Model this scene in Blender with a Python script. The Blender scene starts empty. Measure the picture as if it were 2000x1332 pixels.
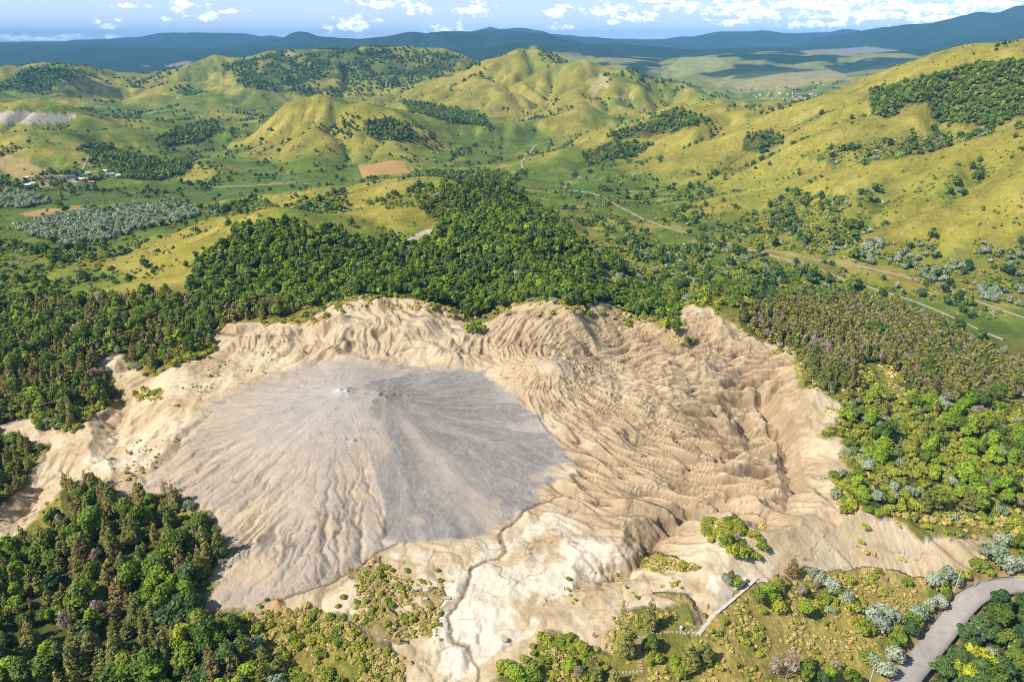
import bpy, math, random, heapq, time
import numpy as np
random.seed(7)
RNG = np.random.default_rng(11)
PI = math.pi
_T0 = time.time()

# ------------------------------------------------------------------ camera, sky, sun, exposure
SC = bpy.context.scene
COL = SC.collection
FPX, CX, CY = 1334.0, 1000.0, 666.0          # photograph: 2000 x 1332
PITCH = math.radians(23.4)
CAM_H = 130.0
SP, CP = math.sin(PITCH), math.cos(PITCH)

cam_data = bpy.data.cameras.new('camera')
cam_data.sensor_width = 36.0
cam_data.lens = 36.0 * FPX / 2000.0
cam_data.clip_start = 1.0
cam_data.clip_end = 90000.0
cam = bpy.data.objects.new('camera', cam_data)
cam.location = (0, 0, CAM_H)
cam.rotation_euler = (PI / 2 - PITCH, 0, 0)
COL.objects.link(cam)
SC.camera = cam

SUN_EL = math.radians(46)
SUN_FROM = math.atan2(-0.40, -0.917)          # compass direction the light comes from (x, y)
sun_vec = (math.cos(SUN_EL) * math.cos(SUN_FROM), math.cos(SUN_EL) * math.sin(SUN_FROM), math.sin(SUN_EL))
sd = bpy.data.lights.new('sun', 'SUN')
sd.energy = 4.9
sd.angle = math.radians(0.5)
sd.color = (1.0, 0.945, 0.86)
sun = bpy.data.objects.new('sun', sd)
sun.rotation_euler = (PI / 2 - SUN_EL, 0, math.atan2(sun_vec[1], sun_vec[0]) + PI / 2)
COL.objects.link(sun)

world = bpy.data.worlds.new('World')
SC.world = world
world.use_nodes = True
SC.view_settings.view_transform = 'Standard'
SC.view_settings.look = 'None'
SC.view_settings.gamma = 1
SC.view_settings.use_curve_mapping = False
SC.view_settings.exposure = 0.30
SC.unit_settings.scale_length = 1.5          # one scene unit stands for 1.5 m: the drone hovers about 200 m up
SC.cycles.use_denoising = True
SC.cycles.denoising_prefilter = 'NONE'
SC.cycles.filter_width = 1.0
SC.cycles.max_bounces = 6
SC.cycles.diffuse_bounces = 3
SC.cycles.glossy_bounces = 2
SC.cycles.transmission_bounces = 3
SC.cycles.transparent_max_bounces = 6
SC.cycles.volume_bounces = 1


class G:
    """small helper to write node trees"""
    def __init__(s, tree):
        s.t = tree; s.n = tree.nodes; s.l = tree.links
    def node(s, typ, **kw):
        n = s.n.new(typ)
        for k, v in kw.items():
            setattr(n, k, v)
        return n
    def put(s, sock, v):
        if hasattr(v, 'bl_idname') and 'Socket' in v.bl_idname:
            s.l.new(v, sock)
        else:
            sock.default_value = v
    def math(s, op, a, b=None, c=None, clamp=False):
        n = s.node('ShaderNodeMath', operation=op, use_clamp=clamp)
        s.put(n.inputs[0], a)
        if b is not None: s.put(n.inputs[1], b)
        if c is not None: s.put(n.inputs[2], c)
        return n.outputs[0]
    def vmath(s, op, a, b=None):
        n = s.node('ShaderNodeVectorMath', operation=op)
        s.put(n.inputs[0], a)
        if b is not None: s.put(n.inputs[1], b)
        return n.outputs['Value'] if op in ('LENGTH', 'DOT_PRODUCT') else n.outputs[0]
    def noise(s, vec, scale, detail=4, rough=0.55, dist=0.0):
        n = s.node('ShaderNodeTexNoise')
        if vec is not None: s.put(n.inputs['Vector'], vec)
        n.inputs['Scale'].default_value = scale
        n.inputs['Detail'].default_value = detail
        n.inputs['Roughness'].default_value = rough
        n.inputs['Distortion'].default_value = dist
        return n.outputs['Fac']
    def mix(s, fac, a, b, mode='MIX'):
        n = s.node('ShaderNodeMix', data_type='RGBA', blend_type=mode)
        s.put(n.inputs[0], fac); s.put(n.inputs[6], a); s.put(n.inputs[7], b)
        return n.outputs[2]
    def ramp(s, fac, lo, hi, a=0.0, b=1.0, smooth=False):
        n = s.node('ShaderNodeMapRange')
        if smooth: n.interpolation_type = 'SMOOTHSTEP'
        s.put(n.inputs[0], fac)
        n.inputs[1].default_value = lo; n.inputs[2].default_value = hi
        n.inputs[3].default_value = a; n.inputs[4].default_value = b
        return n.outputs[0]
    def attr(s, name):
        return s.node('ShaderNodeAttribute', attribute_name=name)
def build_world():
    g = G(world.node_tree)
    bg = world.node_tree.nodes['Background']
    sky = g.node('ShaderNodeTexSky', sky_type='NISHITA')
    sky.sun_disc = False
    sky.sun_elevation = SUN_EL
    sky.sun_rotation = PI / 2 - SUN_FROM
    sky.altitude = 300
    sky.air_density = 1.0
    sky.dust_density = 1.0
    sky.ozone_density = 3.5
    tc = g.node('ShaderNodeTexCoord')
    sep = g.node('ShaderNodeSeparateXYZ'); g.l.new(tc.outputs['Generated'], sep.inputs[0])
    az = g.math('ARCTAN2', sep.outputs[0], sep.outputs[1])
    el = g.math('ARCSINE', sep.outputs[2])
    cmb = g.node('ShaderNodeCombineXYZ'); g.put(cmb.inputs[0], az); g.put(cmb.inputs[1], el)
    p0 = cmb.outputs[0]
    # fair-weather cumulus: centre px, py, width, height as directions in the sky (radians)
    clouds = [(20, 73, 62, 9), (88, 75, 46, 8), (118, 73, 50, 9), (152, 72, 30, 7), (208, 48, 40, 13), (220, 74, 30, 10), (248, 10, 50, 9), (360, 8, 56, 20), (404, 33, 50, 13),
              (455, 23, 38, 8), (325, 37, 18, 7), (690, 50, 84, 26), (642, 54, 24, 12), (742, 9, 96, 15), (822, 16, 44, 20), (925, 20, 68, 24), (868, 58, 86, 17), (915, 62, 36, 9), (1096, 55, 56, 11),
              (1185, 22, 76, 22), (1190, 44, 40, 9), (1090, 22, 46, 18), (1245, 33, 64, 18), (1320, 12, 110, 14), (1290, 2, 80, 10), (1440, 12, 170, 18), (1480, 26, 150, 18), (1610, 10, 200, 18), (1690, 28, 240, 18), (1430, 43, 90, 13),
              (1800, 15, 220, 18), (1850, 36, 160, 20), (1940, 8, 150, 18), (1600, 48, 170, 14), (1020, 68, 70, 8), (505, 75, 30, 6), (310, 76, 40, 6)]
    best = None
    for px, py, w, h in clouds:
        q = CY - py
        v = np.array([px - CX, CP * FPX + q * SP, -SP * FPX + q * CP]); v /= np.linalg.norm(v)
        a, e = math.atan2(v[0], v[1]), math.asin(v[2])
        d = g.vmath('SUBTRACT', p0, (a, e, 0))
        d = g.vmath('MULTIPLY', d, (1.0 / (w * 0.56 / FPX), 1.0 / (h * 0.62 / FPX), 0))
        L = g.vmath('LENGTH', d)
        best = L if best is None else g.math('MINIMUM', best, L)
    n1 = g.noise(g.vmath('MULTIPLY', p0, (1.0, 1.9, 1)), 62, 7, 0.62)
    n2 = g.noise(g.vmath('MULTIPLY', p0, (1.0, 1.6, 1)), 120, 5, 0.6)
    # thin scattered cumulus over the rest of the sky
    rest = g.noise(g.vmath('MULTIPLY', p0, (1.0, 3.0, 1)), 9, 6, 0.6)
    dens = g.math('SUBTRACT', g.ramp(n1, 0.2, 0.8, -0.45, 2.1), best)
    dens = g.math('MAXIMUM', dens, g.math('SUBTRACT', g.math('ADD', g.math('MULTIPLY', rest, 3.2), g.math('MULTIPLY', n1, 1.5)), 2.95))
    fac = g.ramp(dens, -0.1, 0.55, 0.0, 0.93, smooth=True)
    shade = g.ramp(g.math('ADD', n2, g.math('MULTIPLY', dens, 0.12)), 0.38, 0.68, smooth=True)
    ccol = g.mix(shade, (10.5, 11.8, 14.5, 1), (23, 23, 23, 1))
    veil = g.math('EXPONENT', g.math('MULTIPLY', g.math('ABSOLUTE', el), -13.0))      # pale air toward the horizon, all round
    base = g.mix(g.math('MULTIPLY', veil, .88), sky.outputs[0], (11.8, 13.4, 16.0, 1))
    col = g.mix(fac, base, ccol)
    g.l.new(col, bg.inputs[0])
    bg.inputs[1].default_value = 0.10
build_world()


# ------------------------------------------------------------------ noise in numpy
_PERM = np.random.default_rng(3).permutation(512).astype(np.int32)
_GX = (np.cos(np.arange(512) * (2 * PI / 512)) * 1.5).astype(np.float32); _GY = (np.sin(np.arange(512) * (2 * PI / 512)) * 1.5).astype(np.float32)
def _pn(x, y, seed):
    fx0 = np.floor(x); fy0 = np.floor(y)
    ix = fx0.astype(np.int32); iy = fy0.astype(np.int32)
    fx = (x - fx0).astype(np.float32); fy = (y - fy0).astype(np.float32)
    ux = fx * fx * fx * (fx * (fx * 6 - 15) + 10); uy = fy * fy * fy * (fy * (fy * 6 - 15) + 10)
    p0 = _PERM[(ix + seed * 57) & 511]; p1 = _PERM[(ix + 1 + seed * 57) & 511]
    h = _PERM[(p0 + iy) & 511]; a = _GX[h] * fx + _GY[h] * fy
    h = _PERM[(p1 + iy) & 511]; b = _GX[h] * (fx - 1) + _GY[h] * fy
    h = _PERM[(p0 + iy + 1) & 511]; c = _GX[h] * fx + _GY[h] * (fy - 1)
    h = _PERM[(p1 + iy + 1) & 511]; d = _GX[h] * (fx - 1) + _GY[h] * (fy - 1)
    a += (b - a) * ux; c += (d - c) * ux
    a += (c - a) * uy
    return a
def pnoise(x, y, seed=0):
    x, y = np.broadcast_arrays(np.asarray(x, np.float64), np.asarray(y, np.float64))
    if x.size <= 40000: return _pn(x, y, seed).astype(np.float64)
    xf, yf = x.ravel(), y.ravel(); out = np.empty(xf.shape)
    for k in range(0, xf.size, 32768): out[k:k + 32768] = _pn(xf[k:k + 32768], yf[k:k + 32768], seed)
    return out.reshape(x.shape)
def fbm(x, y, scale, octv=4, seed=0, gain=0.5):
    s = 0.0; a = 1.0
    x = np.asarray(x) / scale; y = np.asarray(y) / scale
    for k in range(octv):
        s = s + a * pnoise(x, y, seed + k * 7); a *= gain; x = x * 2.03 + 11.3; y = y * 2.03 - 5.7
    return s
def ridged(x, y, scale, octv=3, seed=0, gain=0.5):
    s = 0.0; a = 1.0
    x = np.asarray(x) / scale; y = np.asarray(y) / scale
    for k in range(octv):
        s = s + a * (1 - 2 * np.abs(pnoise(x, y, seed + k * 5))); a *= gain; x = x * 2.1 + 3.7; y = y * 2.1 + 9.1
    return s
def sstep(a, b, x):
    t = np.clip((np.asarray(x, np.float64) - a) / (b - a), 0, 1)
    return t * t * (3 - 2 * t)

# ------------------------------------------------------------------ pixel <-> ray
def tdown(py):
    q = CY - py
    return (SP * FPX - q * CP) / (CP * FPX + q * SP)     # drop per metre forward
def xr(px, py):
    return (px - CX) / (CP * FPX + (CY - py) * SP)       # sideways per metre forward
def at_z(px, py, z):
    y = (CAM_H - z) / tdown(py)
    return (y * xr(px, py), y, z)
def at_d(px, py, y):
    return (y * xr(px, py), y, CAM_H - y * tdown(py))
def to_px(x, y, z):
    dz = z - CAM_H
    depth = y * CP - dz * SP
    return CX + FPX * x / depth, CY - FPX * (y * SP + dz * CP) / depth

# ------------------------------------------------------------------ control heights
CTRL = []
def Pz(*rows):
    for px, py, z in rows: CTRL.append(at_z(px, py, z))
def Pd(*rows):
    for px, py, y in rows: CTRL.append(at_d(px, py, y))
def Ph(*rows):                                            # hidden ground: column, forward distance, height
    for px, y, z in rows:
        py = 300.0
        for _ in range(20):
            t = (CAM_H - z) / y
            q = FPX * (SP - t * CP) / (CP + t * SP); py = CY - q
        CTRL.append((y * xr(px, py), y, z))
Pz((-300, 1500, -18), (250, 1550, -15), (750, 1500, -10), (1250, 1500, -9), (1750, 1550, -19), (2300, 1500, -24),
   (0, 1332, -14), (250, 1332, -14), (500, 1332, -10), (750, 1332, -8), (1000, 1332, -7), (1250, 1332, -6), (1500, 1332, -9),
   (1750, 1332, -16), (2000, 1332, -19), (-250, 1332, -16), (2250, 1332, -22),
   (0, 1200, -13), (200, 1200, -12), (420, 1190, -8.5), (600, 1190, -8), (760, 1180, -6), (950, 1200, -5.5), (1150, 1180, -5),
   (1350, 1200, -4), (1500, 1190, -6), (1700, 1220, -13), (1850, 1200, -16), (2000, 1140, -15), (2250, 1200, -20),
   (0, 1050, -14), (100, 1000, -15), (300, 960, -8), (430, 1050, -7.5), (600, 1050, -4), (760, 1060, -4.8), (950, 1050, -5),
   (1100, 1050, -4), (1250, 1060, -5), (1400, 1050, 0), (1530, 1015, 2), (1600, 1100, -5), (1750, 1060, -2), (1750, 985, 2),
   (1900, 1060, -5), (2050, 1050, -7),
   (670, 780, 2), (750, 785, 1.6), (500, 850, -1), (670, 900, -0.5), (900, 900, -2), (1080, 890, -4.5), (350, 900, -5.5),
   (250, 960, -9), (420, 760, -3), (500, 700, -2), (600, 700, 0), (750, 700, 0), (900, 720, -1.5), (950, 760, -2.2),
   (1080, 735, 1.5), (1150, 850, -3), (1250, 800, -3), (1350, 850, -7), (1450, 900, -12), (1530, 900, -14), (1300, 740, -2.5),
   (1400, 700, -3.5), (1480, 760, -10), (1200, 950, -5), (1350, 960, -9),
   (1085, 690, 1.5), (1040, 600, 8), (1170, 603, 10), (1180, 645, 1), (1300, 660, 0), (740, 592, 9), (650, 625, 6), (860, 608, 7),
   (760, 640, 4), (900, 655, 1), (460, 645, -1), (560, 650, 2.5), (930, 645, -2), (990, 620, 3),
   (1330, 612, 7), (1450, 650, 3), (1560, 700, -2), (1640, 780, -3), (1570, 762, 0), (1510, 830, -13), (1600, 850, -9),
   (1700, 900, -4), (1700, 750, -6), (1850, 750, -12), (2000, 740, -20), (2000, 820, -13), (1850, 900, -5), (2000, 950, -6),
   (2200, 800, -22), (2200, 950, -10),
   (0, 820, -13), (60, 820, -13), (150, 830, -12), (235, 790, -13), (275, 775, -6), (200, 700, -7), (100, 720, -10), (0, 700, -15),
   (350, 690, -3), (0, 900, -16), (80, 920, -15), (165, 935, -6), (0, 600, -23), (200, 600, -12), (380, 590, -5), (-300, 800, -18),
   (-300, 1000, -16), (-300, 600, -30),
   (850, 560, 2), (650, 560, 2), (1200, 590, -2), (1000, 590, 0), (530, 560, 0))
Pd((540, 440, 500), (450, 480, 455), (640, 450, 520), (760, 470, 500), (930, 372, 620), (860, 374, 640), (1000, 372, 620), (1080, 415, 560), (1040, 395, 600), (1140, 480, 455),
   (1150, 540, 408), (1000, 480, 440), (640, 352, 830), (640, 430, 640), (540, 405, 720), (850, 352, 800), (250, 410, 830),
   (100, 430, 780), (350, 460, 660), (430, 447, 600), (300, 540, 430), (150, 500, 520), (0, 500, 540), (0, 440, 740),
   (0, 380, 960), (300, 370, 1010), (560, 362, 1040), (130, 350, 1090), (-200, 380, 960), (-200, 480, 580), (-200, 290, 1400),
   (100, 290, 1280), (0, 240, 1480), (70, 228, 1560), (0, 205, 1600), (400, 322, 1120), (330, 300, 1330), (250, 255, 1540), (320, 352, 1095), (500, 352, 1090), (400, 364, 1045),
   (500, 300, 1350), (550, 240, 1470), (650, 206, 1500), (740, 215, 1480), (700, 330, 1200), (820, 240, 1450), (650, 270, 1330),
   (750, 270, 1320), (900, 300, 1330), (950, 250, 1650),
   (450, 215, 2150), (300, 195, 2450), (345, 150, 2950), (230, 185, 2700), (420, 125, 3200), (560, 103, 3300), (700, 100, 3300),
   (790, 96, 3250), (900, 112, 3100), (600, 170, 2600), (750, 160, 2600), (850, 140, 2800),
   (960, 128, 2400), (1030, 114, 2350), (1100, 128, 2260), (1150, 133, 2200), (1250, 165, 2030), (1350, 190, 1900),
   (1450, 205, 1850), (1520, 207, 1850), (1000, 200, 1950), (1100, 220, 1790), (1200, 230, 1720), (1060, 268, 1640),
   (900, 200, 1950), (1320, 216, 1500), (1200, 255, 1360), (1100, 292, 1250), (1440, 232, 1420),
   (1240, 298, 1170), (1330, 272, 1150), (1430, 245, 1130), (1520, 222, 1110), (1600, 195, 1090), (1700, 172, 1060),
   (1830, 140, 1020), (2000, 108, 980), (2250, 75, 950),
   (1150, 348, 1000), (1280, 350, 980), (1430, 332, 960), (1560, 300, 930), (1700, 290, 870), (1850, 290, 810), (1850, 220, 930),
   (2000, 200, 880), (1600, 365, 780), (1700, 330, 760), (1800, 300, 740), (1900, 275, 725), (2000, 250, 710), (2250, 190, 690),
   (1750, 430, 600), (1850, 400, 600), (2000, 340, 590), (2250, 270, 580), (1750, 400, 660), (1900, 360, 650),
   (1600, 450, 620), (1700, 480, 570), (1850, 480, 550), (2000, 450, 545), (2000, 520, 520), (2000, 560, 500), (1950, 605, 465),
   (2200, 640, 440), (2250, 500, 500),
   (1400, 460, 700), (1200, 390, 900), (1300, 520, 530), (1500, 520, 540), (1500, 420, 760), (1600, 540, 510), (1400, 385, 850),
   (1700, 520, 545), (1800, 545, 520), (1550, 600, 415), (1700, 600, 435), (1400, 560, 435), (1250, 545, 460), (1850, 650, 390),
   (1200, 450, 700), (1100, 362, 1000), (1000, 350, 1040), (1040, 310, 1290),
   (100, 133, 2850), (0, 150, 2750), (200, 160, 2750), (0, 197, 2250), (150, 212, 2250), (-250, 150, 2750),
   (0, 105, 7500), (200, 98, 7500), (400, 97, 7500), (500, 93, 8000), (620, 75, 9000), (700, 77, 9000), (850, 69, 9000),
   (930, 64, 9000), (1050, 80, 9000), (1120, 95, 8500), (-250, 100, 8000), (-250, 90, 12500),
   (150, 82, 12500), (300, 73, 12500), (420, 66, 12500), (520, 76, 13000), (970, 60, 13500), (1100, 72, 13500), (1200, 77, 13000),
   (1300, 80, 11500), (1400, 68, 11500), (1470, 65, 11500), (1550, 69, 11500), (1620, 66, 11500), (1180, 88, 6500), (1270, 96, 6500),
   (1700, 72, 8000), (1800, 48, 8500), (1870, 43, 8500), (1950, 33, 8000), (2000, 25, 8000), (2250, 12, 8000),
   (1300, 110, 5500), (1500, 95, 6000), (1700, 95, 6300), (1900, 80, 6300), (1250, 140, 4200), (1480, 110, 4800), (1500, 160, 3600),
   (1550, 190, 2900), (1700, 140, 3800), (1850, 122, 3700), (2100, 110, 3700))
Ph((640, 960, -56), (850, 950, -52), (930, 800, -30), (1050, 800, -45), (100, 1900, -58), (400, 1260, -60), (650, 1850, -58), (740, 1800, -58), (560, 1800, -55),
   (100, 3700, -80), (560, 4200, -60), (790, 4200, -60), (1030, 2850, -30), (1250, 2450, -70), (1450, 2200, -80), (1320, 1800, -50),
   (1430, 1500, -40), (1600, 1500, -30), (1830, 1500, 0), (2100, 1500, 10), (1700, 2200, -70), (2000, 2400, -60), (2100, 780, 40),
   (400, 10000, 20), (850, 11000, 60), (1180, 7500, 30), (1550, 9000, 60), (1900, 10500, 100), (-250, 5200, -60), (2300, 3000, -30),
   (-300, 16500, 0), (300, 16500, 0), (800, 16500, 0), (1300, 16500, 0), (1800, 16500, 0), (2300, 16500, 0),
   (-300, 24000, -50), (600, 24000, -50), (1500, 24000, -50), (2300, 24000, -50))
CTRL = np.array(CTRL, np.float64)

KY = 60.0
VS = 0.55
def uv(x, y):
    return x / (y + KY), VS * np.log(y + KY)
def _tps(r2):
    return 0.5 * r2 * np.log(r2 + 1e-12)
_cu, _cv = uv(CTRL[:, 0], CTRL[:, 1])
_cw = CTRL[:, 2] / (CTRL[:, 1] + KY)
_n = len(CTRL)
_A = np.zeros((_n + 3, _n + 3))
_A[:_n, :_n] = _tps((_cu[:, None] - _cu) ** 2 + (_cv[:, None] - _cv) ** 2) + np.eye(_n) * 3e-6
_A[:_n, _n] = 1; _A[:_n, _n + 1] = _cu; _A[:_n, _n + 2] = _cv
_A[_n:, :_n] = _A[:_n, _n:].T
_sol = np.linalg.solve(_A, np.concatenate([_cw, np.zeros(3)]))
U0, U1, V0, V1 = -1.5, 1.5, VS * math.log(20 + KY), VS * math.log(30000 + KY)
NU, NV = 560, 640
_gu = np.linspace(U0, U1, NU); _gv = np.linspace(V0, V1, NV)
_W = np.zeros((NV, NU))
for j in range(NV):
    r2 = (_gu[:, None] - _cu) ** 2 + (_gv[j] - _cv) ** 2
    _W[j] = _tps(r2) @ _sol[:_n] + _sol[_n] + _sol[_n + 1] * _gu + _sol[_n + 2] * _gv[j]
def grid_sample(A, fi, fj):
    h, w = A.shape
    fi = np.clip(fi, 0, w - 1.001); fj = np.clip(fj, 0, h - 1.001)
    i = fi.astype(np.int64); j = fj.astype(np.int64); a = fi - i; b = fj - j
    return (A[j, i] * (1 - a) + A[j, i + 1] * a) * (1 - b) + (A[j + 1, i] * (1 - a) + A[j + 1, i + 1] * a) * b
def base_h(x, y):
    u, v = uv(x, y)
    return grid_sample(_W, (u - U0) / (U1 - U0) * (NU - 1), (v - V0) / (V1 - V0) * (NV - 1)) * (y + KY)

# ------------------------------------------------------------------ polygons / polylines in the plan
def in_poly(x, y, poly):
    poly = np.asarray(poly); r = np.zeros(np.shape(x), bool)
    x = np.asarray(x); y = np.asarray(y)
    j = len(poly) - 1
    for i in range(len(poly)):
        xi, yi = poly[i, 0], poly[i, 1]; xj, yj = poly[j, 0], poly[j, 1]
        if yi != yj:
            c = ((yi > y) != (yj > y)) & (x < (xj - xi) * (y - yi) / (yj - yi) + xi)
            r ^= c
        j = i
    return r
def seg_dist(x, y, pts, closed=False):
    """distance to a polyline and the position along it (0..1)"""
    pts = np.asarray(pts); best = np.full(np.shape(x), 1e9); along = np.zeros(np.shape(x))
    seg = [(k, k + 1) for k in range(len(pts) - 1)] + ([(len(pts) - 1, 0)] if closed else [])
    for n, (a, b) in enumerate(seg):
        ax, ay = pts[a, 0], pts[a, 1]; dx, dy = pts[b, 0] - ax, pts[b, 1] - ay
        t = np.clip(((x - ax) * dx + (y - ay) * dy) / (dx * dx + dy * dy + 1e-9), 0, 1)
        d = np.hypot(x - ax - t * dx, y - ay - t * dy)
        m = d < best; best = np.where(m, d, best); along = np.where(m, (n + t) / len(seg), along)
    return best, along
def poly_soft(x, y, poly, soft):
    """1 inside, 0 outside, soft edge in metres (may be an array)"""
    key = id(poly)
    if key in SDF:
        return np.clip(0.5 + grid_sample(SDF[key], (x - SX0) / SCELL, (y - SY0) / SCELL) / (2 * soft), 0, 1)
    poly = np.asarray(poly); out = np.zeros(np.shape(x))
    ms = float(np.max(soft)) * 1.2 + 1
    sel = (x > poly[:, 0].min() - ms) & (x < poly[:, 0].max() + ms) & (y > poly[:, 1].min() - ms) & (y < poly[:, 1].max() + ms)
    if not sel.any(): return out
    xs, ys = x[sel], y[sel]
    d, _ = seg_dist(xs, ys, poly, True)
    s = np.where(in_poly(xs, ys, poly), d, -d)
    out[sel] = np.clip(0.5 + s / (2 * soft), 0, 1)
    return out

SDF = {}; SX0, SX1, SY0, SY1, SCELL = -330.0, 330.0, 60.0, 445.0, 1.0
def cache_sdf(*polys):
    gx, gy = np.meshgrid(np.arange(SX0, SX1 + .1, SCELL), np.arange(SY0, SY1 + .1, SCELL))
    for p in polys:
        d, _ = seg_dist(gx, gy, p, True)
        SDF[id(p)] = np.where(in_poly(gx, gy, p), d, -d)
def near_px(px, py, it=6):
    """pixel -> ground point using the smooth base height"""
    y = (CAM_H + 5) / tdown(py) if tdown(py) > 0.02 else 3000.0
    for _ in range(it):
        x = y * xr(px, py)
        z = float(base_h(np.array([x]), np.array([y]))[0])
        y = max(60.0, (CAM_H - z) / tdown(py))
    return (y * xr(px, py), y)
def npoly(pts):
    return np.array([near_px(*p) for p in pts])

V1P = np.array(near_px(672, 778)); V2P = np.array(near_px(752, 782)); V3P = np.array(near_px(1082, 733))
VENTS = [(*near_px(a, b), r) for a, b, r in ((672, 779, .9), (684, 782, .7), (716, 784, .5), (748, 786, 1.1), (774, 783, .9), (772, 771, .5), (799, 781, .6), (629, 786, .35), (624, 787, .35), (631, 799, .35), (658, 808, .5), (613, 765, .35), (696, 864, .7), (619, 766, .35), (678, 775, .6), (740, 778, .6), (731, 797, .5), (760, 790, .7))]
RAV = {}
RAV['right'] = npoly([(1470, 735), (1490, 775), (1504, 805), (1530, 850), (1542, 892), (1538, 920), (1553, 948), (1535, 975), (1490, 1000), (1450, 985), (1420, 970)])
RAV['mid'] = npoly([(1444, 930), (1428, 965), (1385, 990), (1332, 1003), (1311, 1030), (1275, 1047), (1254, 1079), (1235, 1102), (1195, 1114), (1140, 1140)])
RAV['crack'] = npoly([(1110, 968), (1080, 975), (1040, 985), (1010, 1012), (978, 1040), (976, 1060), (990, 1076), (970, 1090), (921, 1105), (918, 1130),
                      (905, 1160), (880, 1190), (877, 1240), (890, 1255), (915, 1262), (930, 1300), (936, 1345)])
RAV['left'] = npoly([(196, 690), (206, 720), (228, 755), (246, 775), (243, 792), (226, 815), (228, 830), (222, 855), (190, 880), (130, 905), (85, 930), (60, 970), (25, 1010), (-40, 1040)])
RAV['fanedge'] = npoly([(505, 1180), (560, 1165), (640, 1135), (700, 1098), (750, 1070), (775, 1062)])
RAV['back'] = npoly([(560, 655), (590, 640), (640, 652)])
GREY = npoly([(722, 770), (760, 742), (800, 733), (860, 735), (905, 725), (945, 730), (965, 752), (1000, 775), (1040, 810), (1065, 840), (1100, 880), (1120, 900),
              (1075, 905), (1070, 925), (1100, 935), (1060, 950), (1035, 985), (985, 1022), (930, 1045), (870, 1055), (820, 1062), (775, 1062), (757, 1045), (748, 1000),
              (735, 960), (735, 925), (745, 880), (745, 840), (735, 805), (725, 790)])
DOME = npoly([(245, 965), (300, 920), (340, 880), (380, 820), (440, 775), (520, 740), (600, 712), (690, 705), (800, 715), (905, 722), (970, 752), (1040, 815), (1100, 885),
              (1060, 955), (985, 1025), (930, 1050), (775, 1066), (720, 1090), (650, 1135), (590, 1165), (500, 1180), (420, 1190), (440, 1080), (430, 1010), (400, 985), (330, 955), (280, 955)])
BAD = npoly([(955, 690), (935, 650), (990, 610), (1050, 595), (1120, 610), (1190, 595), (1260, 625), (1340, 640), (1330, 605), (1400, 625), (1470, 660), (1560, 695), (1570, 750),
             (1500, 790), (1545, 870), (1555, 950), (1500, 1005), (1350, 1010), (1300, 1040), (1250, 1095), (1170, 1050), (1060, 1000), (1080, 960), (1110, 900), (1060, 830), (1000, 770)])
RIM = npoly([(415, 660), (450, 635), (520, 632), (580, 640), (640, 610), (700, 590), (760, 585), (860, 600), (910, 625), (900, 650), (960, 660), (975, 690), (930, 715), (800, 715),
             (690, 705), (600, 710), (560, 690), (480, 690)])
BARE = npoly([(0, 830), (60, 815), (130, 845), (200, 800), (240, 770), (195, 705), (230, 690), (300, 722), (400, 700), (420, 680), (408, 655), (450, 632), (530, 630), (585, 635), (640, 600), (700, 585),
              (770, 582), (870, 600), (915, 630), (960, 625), (1000, 597), (1060, 588), (1120, 607), (1190, 592), (1280, 630), (1340, 640), (1325, 600), (1380, 600), (1440, 640), (1540, 680),
              (1575, 745), (1640, 790), (1635, 830), (1600, 850), (1650, 860), (1640, 905), (1690, 925), (1615, 925), (1640, 985), (1720, 990), (1820, 1020), (1960, 1030), (2010, 1045), (1960, 1060), (1900, 1090), (1800, 1115),
              (1720, 1110), (1630, 1120), (1560, 1115), (1480, 1130), (1410, 1190), (1370, 1240), (1350, 1190), (1200, 1190), (1200, 1270), (1060, 1235), (1040, 1290), (960, 1332), (940, 1380), (800, 1380), (790, 1290), (700, 1230),
              (620, 1190), (500, 1215), (400, 1190), (440, 1090), (420, 1010), (330, 960), (240, 975), (180, 925), (130, 935), (90, 985), (0, 1080), (-60, 1080), (-20, 1010), (80, 900), (90, 870), (0, 850)])

cache_sdf(GREY, DOME, BAD, RIM, BARE)
# ------------------------------------------------------------------ erosion of the bare ground (drainage carved by flow)
EC = 0.55
EX0, EX1, EY0, EY1 = -195.0, 225.0, 98.0, 400.0
enx = int((EX1 - EX0) / EC) + 1; eny = int((EY1 - EY0) / EC) + 1
egx, egy = np.meshgrid(EX0 + np.arange(enx) * EC, EY0 + np.arange(eny) * EC)

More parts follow.
